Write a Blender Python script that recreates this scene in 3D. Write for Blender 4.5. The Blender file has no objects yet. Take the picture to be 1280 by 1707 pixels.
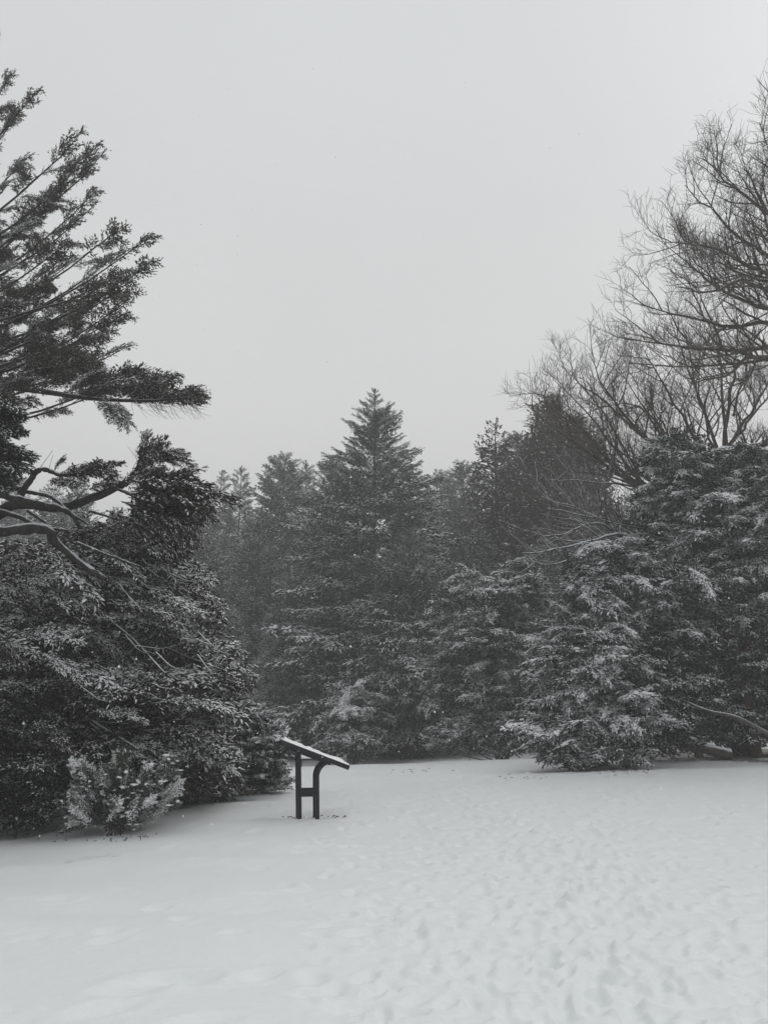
import bpy, math
import numpy as np
from mathutils import Matrix
from math import radians, sin, cos, tan, pi, sqrt

# ------------------------------------------------------------------ camera
scene = bpy.context.scene
C = scene.collection
FPX = 1382.0; CX = 640.0; CY = 853.5; EYE = 1.6
PITCH = math.atan((1195 - CY) / FPX)
cam_data = bpy.data.cameras.new('camera')
cam_data.sensor_fit = 'VERTICAL'; cam_data.sensor_height = 36.0
cam_data.lens = 36.0 * FPX / 1707.0
cam_data.clip_start = 0.05; cam_data.clip_end = 2500
cam = bpy.data.objects.new('camera', cam_data); C.objects.link(cam)
cam.location = (0, 0, EYE); cam.rotation_euler = (pi / 2 + PITCH, 0, 0)
scene.camera = cam

# ------------------------------------------------------------------ overcast sky
world = bpy.data.worlds.new('World'); scene.world = world; world.use_nodes = True
wn = world.node_tree.nodes; wl = world.node_tree.links
bg = wn['Background']; bg.inputs['Strength'].default_value = 0.1
sky = wn.new('ShaderNodeTexSky'); sky.sky_type = 'NISHITA'; sky.sun_disc = False
sky.sun_elevation = radians(38); sky.sun_rotation = radians(40); sky.dust_density = 4
bw = wn.new('ShaderNodeRGBToBW'); wl.new(sky.outputs[0], bw.inputs[0])
tc = wn.new('ShaderNodeTexCoord'); sep = wn.new('ShaderNodeSeparateXYZ'); wl.new(tc.outputs['Generated'], sep.inputs[0])
ramp = wn.new('ShaderNodeValToRGB'); wl.new(sep.outputs['Z'], ramp.inputs[0])
cr = ramp.color_ramp
cr.elements[0].position = 0.0; cr.elements[0].color = (0.745, 0.742, 0.742, 1)
cr.elements[1].position = 1.0; cr.elements[1].color = (0.63, 0.655, 0.665, 1)
e = cr.elements.new(0.35); e.color = (0.70, 0.70, 0.702, 1)
e = cr.elements.new(0.55); e.color = (0.635, 0.652, 0.655, 1)
cn = wn.new('ShaderNodeTexNoise'); cn.inputs['Scale'].default_value = 2.2; cn.inputs['Detail'].default_value = 3
wl.new(tc.outputs['Generated'], cn.inputs['Vector'])
cm = wn.new('ShaderNodeMapRange'); wl.new(cn.outputs[0], cm.inputs[0])
cm.inputs[1].default_value = 0.3; cm.inputs[2].default_value = 0.7; cm.inputs[3].default_value = 9.75; cm.inputs[4].default_value = 10.15
sc = wn.new('ShaderNodeVectorMath'); sc.operation = 'SCALE'
wl.new(ramp.outputs[0], sc.inputs[0]); wl.new(cm.outputs[0], sc.inputs['Scale'])
mx = wn.new('ShaderNodeMixRGB'); mx.inputs[0].default_value = 0.04
wl.new(sc.outputs[0], mx.inputs[1]); wl.new(bw.outputs[0], mx.inputs[2]); wl.new(mx.outputs[0], bg.inputs['Color'])

sun_d = bpy.data.lights.new('sun', 'SUN'); sun_d.energy = 0.8; sun_d.angle = radians(50); sun_d.color = (1, 0.98, 0.95)
sun = bpy.data.objects.new('sun', sun_d); C.objects.link(sun)
sun.rotation_euler = (radians(-38), 0, radians(-40)); sun.location = (0, 0, 40)

vs = scene.view_settings
vs.view_transform = 'Standard'; vs.look = 'None'; vs.exposure = 0.27; vs.gamma = 1.0; vs.use_curve_mapping = False

# ------------------------------------------------------------------ helpers
def at(px, py, Y):
    dx = (px - CX) / FPX; dy = (CY - py) / FPX
    d = np.array([dx, cos(PITCH) - dy * sin(PITCH), sin(PITCH) + dy * cos(PITCH)])
    return np.array([0, 0, EYE]) + d * (Y / d[1])

def X(px, Y): return (px - CX) / FPX * Y / 0.985          # near enough for things on the ground

_tab = np.random.RandomState(5).rand(256, 256)
def vnoise(x, y):
    xi = np.floor(x).astype(int); yi = np.floor(y).astype(int)
    fx = x - xi; fy = y - yi
    fx = fx * fx * (3 - 2 * fx); fy = fy * fy * (3 - 2 * fy)
    a = _tab[xi % 256, yi % 256]; b = _tab[(xi + 1) % 256, yi % 256]
    c = _tab[xi % 256, (yi + 1) % 256]; d = _tab[(xi + 1) % 256, (yi + 1) % 256]
    return (a * (1 - fx) + b * fx) * (1 - fy) + (c * (1 - fx) + d * fx) * fy - 0.5
def fbm(x, y, o=3):
    s = 0; k = 1.0
    for i in range(o):
        s = s + k * vnoise(x * 2 ** i + 17.3 * i, y * 2 ** i + 9.1 * i); k *= 0.5
    return s
def sst(a, b, x):
    t = np.clip((x - a) / (b - a), 0, 1); return t * t * (3 - 2 * t)

def ground(x, y):
    x = np.asarray(x, float); y = np.asarray(y, float)
    z = -0.03 * np.maximum(0, -x - 0.5) * (1 - sst(40, 90, y)) 
    z = np.where(x < -12, -0.345, z) if z.ndim else z
    z = z + 0.036 * np.clip(x, 0, 18) * sst(12, 24, y)
    crest = 28.5 - 0.12 * x + 0.5 * np.sin(x * 0.5)
    z = z - 0.34 * sst(crest, crest + 3.0, y) * (1 - 0.9 * sst(5, 9, x))
    z = z + 0.12 * sst(44, 50, y)
    z = z + .09 * sst(14, 26, y) * sst(-7, -3, x) * (1 - sst(30, 33, y)) - .014 * np.maximum(0, -x - 1.5) * (1 - sst(17, 30, y)) * np.where(x > -9, 1, 0) - np.where(x > -9, 0, .105) * (1 - sst(17, 30, y))
    # shallow track crossing the lawn in front of the trees
    tr = 24.2 - 0.10 * x
    z = z - 0.055 * np.exp(-((y - tr) / 1.1) ** 2) + 0.035 * np.exp(-((y - tr + 1.9) / 0.7) ** 2)
    z = z + 0.22 * fbm(x * 0.09 + 3, y * 0.09 + 7, 2) * sst(7, 16, np.hypot(x, y)) + 0.05 * fbm(x * 0.45, y * 0.35, 2)
    return z
def G(x, y): return float(ground(np.array([x]), np.array([y]))[0])
def hit(px, py):
    lo = np.linspace(3, 80, 3000); 
    dx = (px - CX) / FPX; dy = (CY - py) / FPX
    d = np.array([dx, cos(PITCH) - dy * sin(PITCH), sin(PITCH) + dy * cos(PITCH)])
    P = np.array([[0, 0, EYE]]) + (lo / d[1])[:, None] * d
    g = ground(P[:, 0], P[:, 1]); k = np.argmax(P[:, 2] <= g)
    return P[k]

def props(o, label=None, cat=None, group=None, kind=None):
    if label: o['label'] = label
    if cat: o['category'] = cat
    if group: o['group'] = group
    if kind: o['kind'] = kind
    return o
def empty(name, loc, label, cat, group=None, rz=0):
    o = bpy.data.objects.new(name, None); C.objects.link(o)
    o.location = [float(v) for v in loc]; o.rotation_euler = (0, 0, rz); o.empty_display_size = 0.3
    return props(o, label, cat, group)
def link(name, me, parent=None, off=None):
    o = bpy.data.objects.new(name, me); C.objects.link(o)
    if parent is not None: o.parent = parent
    if off is not None: o.location = [-float(v) for v in off]
    return o

def mesh_np(name, V, F4=None, F3=None, M4=None, M3=None, mats=(), smooth4=True, smooth3=False):
    """quads F4 and triangles F3 with material indices"""
    me = bpy.data.meshes.new(name)
    n4 = 0 if F4 is None else len(F4); n3 = 0 if F3 is None else len(F3)
    me.vertices.add(len(V)); me.vertices.foreach_set('co', np.ascontiguousarray(V, dtype=np.float32).ravel())
    me.loops.add(n4 * 4 + n3 * 3); me.polygons.add(n4 + n3)
    li = []; ls = []; mi = []; sm = []
    if n4:
        li.append(F4.ravel()); ls.append(np.arange(n4) * 4); mi.append(np.zeros(n4, int) if M4 is None else M4); sm.append(np.full(n4, smooth4))
    if n3:
        li.append(F3.ravel()); ls.append(n4 * 4 + np.arange(n3) * 3); mi.append(np.zeros(n3, int) if M3 is None else M3); sm.append(np.full(n3, smooth3))
    me.loops.foreach_set('vertex_index', np.concatenate(li).astype(np.int32))
    me.polygons.foreach_set('loop_start', np.concatenate(ls).astype(np.int32))
    me.polygons.foreach_set('material_index', np.concatenate(mi).astype(np.int32))
    me.polygons.foreach_set('use_smooth', np.concatenate(sm).astype(bool))
    for m in mats: me.materials.append(m)
    me.update(calc_edges=True)
    return me

def norm(v): return v / np.maximum(np.linalg.norm(v, axis=-1, keepdims=True), 1e-9)

def spline(pts, n=12):
    P = np.array(pts, float)
    if len(P) == 2: return P[0] + (P[1] - P[0]) * np.linspace(0, 1, n)[:, None]
    Q = np.vstack([2 * P[0] - P[1], P, 2 * P[-1] - P[-2]]); out = []
    seg = len(P) - 1; ts = np.linspace(0, seg, n)
    for t in ts:
        i = min(int(t), seg - 1); u = t - i
        a, b, c, d = Q[i], Q[i + 1], Q[i + 2], Q[i + 3]
        out.append(0.5 * (2 * b + (c - a) * u + (2 * a - 5 * b + 4 * c - d) * u * u + (3 * b - a - 3 * c + d) * u ** 3))
    return np.array(out)

def tubes(P, R, sides):
    """P (N,n,3) R (N,n) -> V, F4"""
    N, n, _ = P.shape
    T = np.empty_like(P); T[:, 1:-1] = P[:, 2:] - P[:, :-2]; T[:, 0] = P[:, 1] - P[:, 0]; T[:, -1] = P[:, -1] - P[:, -2]
    T = norm(T)
    ref = np.tile(np.array([0.13, 0.21, 1.0]), (N, 1)); m = np.abs(norm(ref) * T[:, 0]).sum(-1) > 0.9
    ref[m] = [1, 0.1, 0.05]
    ref = ref[:, None, :]
    A = norm(np.cross(T, ref)); B = np.cross(T, A)
    th = np.arange(sides) * 2 * pi / sides
    V = P[:, :, None, :] + R[:, :, None, None] * (A[:, :, None, :] * np.cos(th)[None, None, :, None] + B[:, :, None, :] * np.sin(th)[None, None, :, None])
    idx = np.arange(N * n * sides).reshape(N, n, sides)
    a = idx[:, :-1, :]; b = idx[:, 1:, :]
    F = np.stack([a, np.roll(a, -1, 2), np.roll(b, -1, 2), b], -1).reshape(-1, 4)
    return V.reshape(-1, 3), F

# ------------------------------------------------------------------ materials
def base_mat(name, rough=0.85, spec=0.2):
    m = bpy.data.materials.new(name); m.use_nodes = True
    b = m.node_tree.nodes['Principled BSDF']; b.inputs['Roughness'].default_value = rough
    b.inputs['Specular IOR Level'].default_value = spec
    return m, m.node_tree.nodes, m.node_tree.links, b
def needle_mat(name, c1, c2, scale=3.0):
    m, n, l, b = base_mat(name, 0.75, 0.25)
    t = n.new('ShaderNodeTexCoord'); ns = n.new('ShaderNodeTexNoise'); ns.inputs['Scale'].default_value = scale; ns.inputs['Detail'].default_value = 4
    l.new(t.outputs['Object'], ns.inputs['Vector'])
    r = n.new('ShaderNodeValToRGB'); l.new(ns.outputs[0], r.inputs[0])
    r.color_ramp.elements[0].position = 0.35; r.color_ramp.elements[0].color = (*c1, 1)
    r.color_ramp.elements[1].position = 0.68; r.color_ramp.elements[1].color = (*c2, 1)
    l.new(r.outputs[0], b.inputs['Base Color'])
    return m
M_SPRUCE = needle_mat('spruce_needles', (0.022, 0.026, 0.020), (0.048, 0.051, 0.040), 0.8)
M_BROWN = needle_mat('brownish_needles', (0.022, 0.019, 0.015), (0.052, 0.045, 0.035), 1.5)
M_FIR = needle_mat('fir_needles', (0.040, 0.036, 0.031), (0.085, 0.079, 0.066), 1.5)
M_YEW = needle_mat('yew_needles', (0.014, 0.019, 0.013), (0.034, 0.040, 0.029), 1.5)
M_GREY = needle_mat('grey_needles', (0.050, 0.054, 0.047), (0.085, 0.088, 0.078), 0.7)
M_CEDAR = needle_mat('cedar_foliage', (0.075, 0.060, 0.048), (0.12, 0.10, 0.08), 0.9)

def snow_mat(name, bump=0.0):
    m, n, l, b = base_mat(name, 0.6, 0.25)
    b.inputs['Base Color'].default_value = (0.93, 0.94, 0.95, 1)
    return m
M_SNOW = snow_mat('branch_snow')

def bark_mat(name, c1, c2, s0=0.35, s1=0.75, amount=1.0, sc=9):
    m, n, l, b = base_mat(name, 0.9, 0.15)
    t = n.new('ShaderNodeTexCoord'); mp = n.new('ShaderNodeMapping'); mp.inputs['Scale'].default_value = (1, 1, 0.35)
    l.new(t.outputs['Object'], mp.inputs[0])
    ns = n.new('ShaderNodeTexNoise'); ns.inputs['Scale'].default_value = sc * 2; ns.inputs['Detail'].default_value = 6; l.new(mp.outputs[0], ns.inputs['Vector'])
    r = n.new('ShaderNodeValToRGB'); l.new(ns.outputs[0], r.inputs[0])
    r.color_ramp.elements[0].position = 0.35; r.color_ramp.elements[0].color = (*c1, 1)
    r.color_ramp.elements[1].position = 0.65; r.color_ramp.elements[1].color = (*c2, 1)
    bu = n.new('ShaderNodeBump'); bu.inputs['Strength'].default_value = 0.5; bu.inputs['Distance'].default_value = 0.02
    l.new(ns.outputs[0], bu.inputs['Height']); l.new(bu.outputs[0], b.inputs['Normal'])
    g = n.new('ShaderNodeNewGeometry'); s = n.new('ShaderNodeSeparateXYZ'); l.new(g.outputs['Normal'], s.inputs[0])
    n2 = n.new('ShaderNodeTexNoise'); n2.inputs['Scale'].default_value = 2.3; n2.inputs['Detail'].default_value = 3; l.new(t.outputs['Object'], n2.inputs['Vector'])
    ad = n.new('ShaderNodeMath'); ad.operation = 'MULTIPLY_ADD'; l.new(n2.outputs[0], ad.inputs[0]); ad.inputs[1].default_value = 0.5
    l.new(s.outputs['Z'], ad.inputs[2])
    mr = n.new('ShaderNodeMapRange'); mr.interpolation_type = 'SMOOTHSTEP'; l.new(ad.outputs[0], mr.inputs[0])
    mr.inputs[1].default_value = s0 + 0.25; mr.inputs[2].default_value = s1 + 0.25; mr.inputs[4].default_value = amount
    mix = n.new('ShaderNodeMixRGB'); l.new(mr.outputs[0], mix.inputs[0]); l.new(r.outputs[0], mix.inputs[1]); mix.inputs[2].default_value = (0.78, 0.80, 0.82, 1)
    l.new(mix.outputs[0], b.inputs['Base Color'])
    return m
M_BARK = bark_mat('conifer_bark', (0.035, 0.030, 0.027), (0.10, 0.088, 0.078))
M_LIMB = bark_mat('snowy_limb_bark', (0.022, 0.020, 0.019), (0.060, 0.055, 0.051), 0.40, 0.70)
M_TWIG = bark_mat('bare_tree_bark', (0.045, 0.038, 0.033), (0.10, 0.088, 0.077), 0.62, 0.92, 0.85, 4)
M_SNOWY = bark_mat('snow_lined_bark', (0.04, 0.036, 0.033), (0.08, 0.07, 0.062), -0.1, 0.35)
M_PALE = bark_mat('pale_trunk_bark', (0.06, 0.057, 0.053), (0.13, 0.122, 0.112), 0.45, 0.8)

# ------------------------------------------------------------------ foliage accumulators
class Foliage:
    def __init__(s, seed=0):
        s.r = np.random.RandomState(seed); s.P = []; s.D = []; s.L = []; s.W = []; s.S = []
        s.tp = []; s.pads = []
    def add(s, P, D, L, W, S): s.P.append(P); s.D.append(D); s.L.append(L); s.W.append(W); s.S.append(S)
    def wood(s, P, r0, r1, sides=5):
        P = np.asarray(P, float); s.tp.append((P[None], (np.linspace(r0, r1, len(P)))[None], sides))
    def count(s): return sum(len(p) for p in s.P)
    def build(s, name, mats, off, clumps=0.0, clump_r=(0.04, 0.09), sk=1.15):
        V = []; F4 = []; M4 = []; F3 = []; M3 = []; nv = 0
        if s.P:
            P = np.concatenate(s.P); D = norm(np.concatenate(s.D)); L = np.concatenate(s.L); W = np.concatenate(s.W); S = np.concatenate(s.S)
            N = len(P); r = s.r
            rnd = norm(r.normal(size=(N, 3)) * 0.45 + np.array([0, 0, 1.0]))
            A = norm(np.cross(D, rnd)); B = np.cross(A, D)
            l = L[:, None]; w = W[:, None]; droop = np.zeros((N, 3)); droop[:, 2] = -0.10 * L
            mid = P + D * l * r.uniform(.35, .6, (N, 1)); tip = P + D * l + droop
            q1 = np.stack([P, mid + A * w * .56, tip, mid - A * w * .56], 1)
            q2 = np.stack([P, mid + B * w * .36, tip, mid - B * w * .42], 1)
            v = q1.reshape(-1, 3); f = (np.arange(N)[:, None] * 4 + np.arange(4)[None])
            V.append(v); F4.append(f + nv); M4.append(np.zeros(N, int)); nv += len(v)
            k2 = r.rand(N) < .55; v = q2[k2].reshape(-1, 3); n2 = int(k2.sum()); f = (np.arange(n2)[:, None] * 4 + np.arange(4)[None])
            V.append(v); F4.append(f + nv); M4.append(np.zeros(n2, int)); nv += len(v)
            k = r.rand(N) < S; k &= np.abs(D[:, 2]) < 0.93
            if k.any():
                Pk, Dk, lk, wk, tk, mk = P[k], D[k], l[k], w[k], tip[k], mid[k]; n = len(Pk)
                up = np.array([0, 0, 1.0]); Uk = norm(up - Dk * Dk[:, 2:3]); Ak = norm(np.cross(Dk, up))
                hz = np.sqrt(1 - Dk[:, 2:3] ** 2) * r.uniform(.65, 1.2, (n, 1)) * sk
                lift = Uk * wk * .16
                sv = np.stack([Pk + Dk * lk * .12 + lift, mk + Ak * wk * .46 * hz + lift, tk - Dk * lk * .06 + lift, mk - Ak * wk * .46 * hz + lift,
                               mk + Uk * wk * (.3 + .3 * hz)], 1).reshape(-1, 3)
                b = np.arange(n)[:, None] * 5 + nv
                for tri in ((0, 1, 4), (1, 2, 4), (2, 3, 4), (3, 0, 4)):
                    F3.append(b + np.array(tri)); M3.append(np.ones(n, int))
                V.append(sv); nv += len(sv)
                if clumps > 0:
                    c = r.rand(n) < clumps; Pc = mk[c]; n = len(Pc)
                    if n:
                        R = r.uniform(*clump_r, n)[:, None]
                        o = np.array([[1, 0, 0], [.3, 1, 0], [-.9, .5, 0], [-.7, -.8, 0], [.5, -.9, 0], [0, 0, .62], [.1, 0, -.25]])
                        sv = Pc[:, None, :] + o[None] * R[:, None, :] * r.uniform(.6, 1.4, (n, 7, 1)) + np.array([0, 0, .01])
                        b = np.arange(n)[:, None] * 7 + nv
                        for i in range(5):
                            j = (i + 1) % 5
                            F3.append(b + np.array((i, j, 5))); F3.append(b + np.array((j, i, 6))); M3 += [np.ones(n, int)] * 2
                        V.append(sv.reshape(-1, 3)); nv += n * 7
        for P_, R_, sd in s.tp:
            v, f = tubes(P_, R_, sd); V.append(v); F4.append(f + nv); M4.append(np.full(len(f), 2)); nv += len(v)
        if s.pads:
            v, f = tubes(np.array([a for a, b in s.pads]), np.array([b for a, b in s.pads]), 6)
            c = np.repeat(np.array([a for a, b in s.pads]).reshape(-1, 3), 6, 0); v = c + (v - c) * np.array([1, 1, .62]); v += s.r.normal(0, .06, v.shape) * np.linalg.norm(v - c, axis=1)[:, None]
            V.append(v); F4.append(f + nv); M4.append(np.ones(len(f), int)); nv += len(v)
        V = np.concatenate(V) - np.asarray(off, float)
        return mesh_np(name, V, np.concatenate(F4) if F4 else None, np.concatenate(F3) if F3 else None,
                       np.concatenate(M4) if M4 else None, np.concatenate(M3) if M3 else None, mats, smooth4=False, smooth3=True)

def bough(F, path, reach, sp=.09, ssp=.07, sl=.10, sw=.035, ang=50, droop=.15, snow=.5, start=.15, flat=.15, twigs=0.0, hang=0.0, base=.5, tap=.72):
    r = F.r; path = np.asarray(path, float)
    seg = np.linalg.norm(np.diff(path, axis=0), axis=1); cum = np.concatenate([[0], np.cumsum(seg)]); Lp = cum[-1]
    n = max(4, int(Lp * (1 - start) / sp) * 2)
    t = start + (1 - start) * r.rand(n); side = np.where(r.rand(n) < .5, -1.0, 1.0)
    def ev(t):
        d = t * Lp; return np.stack([np.interp(d, cum, path[:, i]) for i in range(3)], 1)
    B = ev(t); T = norm(ev(np.minimum(t + .04, 1)) - ev(np.maximum(t - .04, 0)))
    Z = np.array([0, 0, 1.0]); S = np.cross(T, Z); S = norm(S + r.normal(size=S.shape) * 0.02); U = np.cross(S, T)
    u = (t - start) / (1 - start)
    ri = reach * (1 - tap * u ** 1.6) * np.minimum(1, base + u * 2.2) * r.uniform(.55, 1.12, n)
    a = np.radians(ang * (1 - .25 * u) + r.normal(0, 9, n))
    D = norm(T * np.cos(a)[:, None] + S * (side * np.sin(a))[:, None] + U * r.normal(0, flat, n)[:, None] - Z * hang * .5)
    M = max(1, int(math.ceil(reach * 1.1 / ssp)))
    q = (np.arange(M)[None] + r.rand(n, M)) * ssp
    ok = q < ri[:, None]; ok[:, 0] = True
    ii, jj = np.nonzero(ok); qq = q[ii, jj]
    Pp = B[ii] + D[ii] * qq[:, None] - Z * (droop * qq ** 2 / max(reach, .05))[:, None]
    perp = norm(np.cross(D[ii], U[ii])); s2 = np.where(r.rand(len(ii)) < .5, -1.0, 1.0)
    b = np.radians(r.uniform(15, 50, len(ii)))
    Dd = D[ii] * np.cos(b)[:, None] + perp * (s2 * np.sin(b))[:, None] + r.normal(0, .16, (len(ii), 3)) - Z * (hang + droop * .5 * qq / max(reach, .05))[:, None]
    N = len(ii)
    pn = .5 + .5 * np.sin(Pp[:, 0] * 1.9 + Pp[:, 2] * 1.3 + Pp[:, 1]) * np.sin(Pp[:, 0] * .8 + Pp[:, 2] * 2.1 + 1)
    F.add(Pp, Dd, sl * r.uniform(.65, 1.3, N), sw * r.uniform(.7, 1.35, N), snow * (.5 + pn))
    # tip shoots
    k = max(3, int(Lp * .5 / ssp)); tt = 1 - r.rand(k) * .35; tt[0] = 1
    Pt = ev(tt); Tt = norm(ev(np.minimum(tt + .02, 1)) - ev(tt - .05))
    F.add(Pt, norm(Tt + r.normal(0, .28, (k, 3))), sl * r.uniform(.9, 1.5, k), sw * r.uniform(.7, 1.2, k), np.full(k, snow))
    if twigs > 0:
        e = B + D * (ri * .9)[:, None] - Z * (droop * (ri * .9) ** 2 / max(reach, .05))[:, None]
        F.tp.append((np.stack([B, (B + e) / 2 + Z * .01, e], 1), np.tile(np.array([twigs, twigs * .7, twigs * .3]), (n, 1)), 3))

def bough_lib(name, n, L, reach, mats, snow, seed, pads=0.0, padr=.03, wood=.012, arch=.06, **kw):
    out = []
    for i in range(n):
        F = Foliage(seed + i); r = F.r; t = np.linspace(0, 1, 9)
        wob = np.cumsum(r.normal(0, .02, 9)) * L; wob -= wob[0]; wob2 = np.cumsum(r.normal(0, .012, 9)) * L; wob2 -= wob2[0]
        P = np.stack([L * t, wob * t, arch * L * np.sin(pi * t) - .03 * L * t + wob2 * t], 1)
        bough(F, P, reach, snow=snow, **kw); F.wood(P, wood, wood * .25, 5)
        for k in range(2):                                  # forks that break up the outline
            a = int(r.randint(2, 6)); sg = 1 if k else -1; q = P[a]; e = q + np.array([L * (1 - t[a]) * r.uniform(.6, .85), sg * reach * r.uniform(.7, 1.2), r.uniform(-.06, .04) * L])
            pp = limb_path(q, e, -.04, .03, 6, .05, r); bough(F, pp, reach * .55, snow=snow, **kw); F.wood(pp, wood * .5, wood * .2, 4)
        if pads > 0:
            np_ = int(pads * L / padr * .9); 
            for k in range(np_):
                u = r.uniform(.12, .97); c = np.array([np.interp(u, t, P[:, j]) for j in range(3)]); sg = r.choice([-1, 1]); ang = radians(r.uniform(15, 60)); ln = reach * r.uniform(.15, .6) * (1 - .5 * u)
                d = np.array([cos(ang), sg * sin(ang), r.normal(0, .06)]); a0 = r.uniform(0, .5) * reach * (1 - u)
                q = c + d * a0; z = np.linspace(0, 1, 5)[:, None]; pth = q + d * ln * z + np.array([0, 0, padr * .75]) - np.array([0, 0, .12]) * ln * z ** 2 + r.normal(0, padr * .25, (5, 3))
                R = padr * np.array([.25, .9, 1, .8, .2]) * r.uniform(.5, 1.15)
                F.pads.append((pth, R))
        out.append(F.build(name, mats, (0, 0, 0), 0, (.01, .02), 1.3))
    return out
def put_bough(parent, off, lib, L0, A, B, r, wide=1.0, name='bough', roll=.2):
    A = np.asarray(A, float); B = np.asarray(B, float); d = B - A; L = np.linalg.norm(d); x = d / L
    y = np.cross([0, 0, 1.0], x); y = y / max(np.linalg.norm(y), 1e-6); z = np.cross(x, y)
    a = r.normal(0, roll); y, z = y * cos(a) + z * sin(a), -y * sin(a) + z * cos(a); s = L / L0; w = s * wide * r.uniform(.85, 1.15)
    f = r.choice([-1, 1]); loc = A - np.asarray(off, float)
    M = Matrix(((x[0] * s, y[0] * w, z[0] * s, loc[0]), (x[1] * s, y[1] * w, z[1] * s, loc[1]), (x[2] * s, y[2] * w, z[2] * s, loc[2]), (0, 0, 0, 1)))
    o = bpy.data.objects.new(name, lib[r.randint(len(lib))]); C.objects.link(o); o.parent = parent; o.matrix_basis = M
    return o

def limb_path(a, b, sag=0.0, up=0.0, n=8, wob=0.0, r=None):
    a = np.asarray(a, float); b = np.asarray(b, float); t = np.linspace(0, 1, n)[:, None]; L = np.linalg.norm(b - a)
    P = a + (b - a) * t; P[:, 2:] += -sag * L * np.sin(pi * t) + up * L * (t ** 3 - t)
    if wob and r is not None:
        w = np.cumsum(r.normal(0, wob * L / n, (n, 3)), 0); w -= t * w[-1]; P = P + w
    return P

def trunk_mesh(name, base, top, r0, r1, mat, off, seed=0, sides=14, flare=1.35, n=16, bend=0.01):
    r = np.random.RandomState(seed); t = np.linspace(0, 1, n)
    P = np.asarray(base, float) + (np.asarray(top, float) - np.asarray(base, float)) * t[:, None]
    H = np.linalg.norm(np.asarray(top, float) - np.asarray(base, float))
    w = np.cumsum(r.normal(0, bend * H / n * 2, (n, 3)), 0); w[:, 2] = 0; w -= t[:, None] * w[-1]; P = P + w
    R = (r0 + (r1 - r0) * t ** .85) * (1 + (flare - 1) * np.exp(-t * H / .35)); P[0, 2] -= .35
    V, F = tubes(P[None], R[None], sides)
    V += r.normal(0, 1, V.shape) * np.repeat(R, sides)[:, None] * .035
    me = mesh_np(name, V - np.asarray(off, float), F, mats=[mat]); return me, P

def fill(F, c, rad, n, sl, sw, snow=.1, pw=.5):
    r = F.r; v = norm(r.normal(size=(n, 3))) * (r.rand(n, 1) ** pw); P = np.array(c, float) + v * np.array(rad, float)
    g = ground(P[:, 0], P[:, 1]); P[:, 2] = np.where(P[:, 2] < g + .02, g + .03 + r.rand(n) * .5, P[:, 2])
    D = norm(r.normal(size=(n, 3)) * np.array([1, 1, .5]))
    F.add(P, D, sl * r.uniform(.6, 1.4, n), sw * r.uniform(.6, 1.4, n), np.full(n, snow))

def conifer(F, H, R, n, clear=.03, prof=None, sl=.22, sw=.06, sp=.22, ssp=.17, snow=.4, e0=-12, e1=48, rr=.33, seed=0, up=.06, hang=.0, ox=0, oy=0, droop=.15, tw=0, core=1500):
    r = F.r
    if prof is None: prof = lambda t: (1 - t) ** .8
    for i in range(n):
        t = clear + (1 - clear) * ((i + r.rand()) / n) ** 1.02
        t = min(t, .992); z = H * t
        az = i * 2.39996 + r.normal(0, .25); L = max(R * prof(t) * r.uniform(.72, 1.12), .45)
        el = np.radians(e0 + (e1 - e0) * t ** 1.3 + r.normal(0, 5))
        a = np.array([ox, oy, z]); b = a + np.array([cos(az) * cos(el), sin(az) * cos(el), sin(el)]) * L
        p = limb_path(a, b, sag=.05, up=up, n=6)
        bough(F, p, max(.34, rr * L), sp=sp, ssp=ssp, sl=sl, sw=sw, snow=snow, start=.12 if L < 1.5 else .22, hang=hang, droop=droop)
        if L > .8: F.wood(p, .012 + .010 * L, .006, 3)
    t = 1 - (1 - r.rand(core)) ** .62 * 1.0; t = np.clip(t, 0.01, .93); pr = np.array([prof(a) for a in t]); az = r.uniform(0, 6.283, core); q = np.sqrt(r.rand(core)) * .62 * R * pr
    dd = np.stack([np.cos(az), np.sin(az), r.normal(-.05, .3, core)], 1) + r.normal(0, .3, (core, 3))
    F.add(np.stack([ox + np.cos(az) * q, oy + np.sin(az) * q, H * t], 1), dd, sl * 1.6 * r.uniform(.6, 1.3, core), sw * 2.4 * r.uniform(.6, 1.3, core), np.full(core, .06))
    k = 10
    F.add(np.stack([np.full(k, ox), np.full(k, oy), H * (1 - .035 * r.rand(k))], 1), norm(r.normal(0, .45, (k, 3)) + np.array([0, 0, 1.0])), np.full(k, sl * 1.4), np.full(k, sw), np.full(k, snow * .5))

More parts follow.
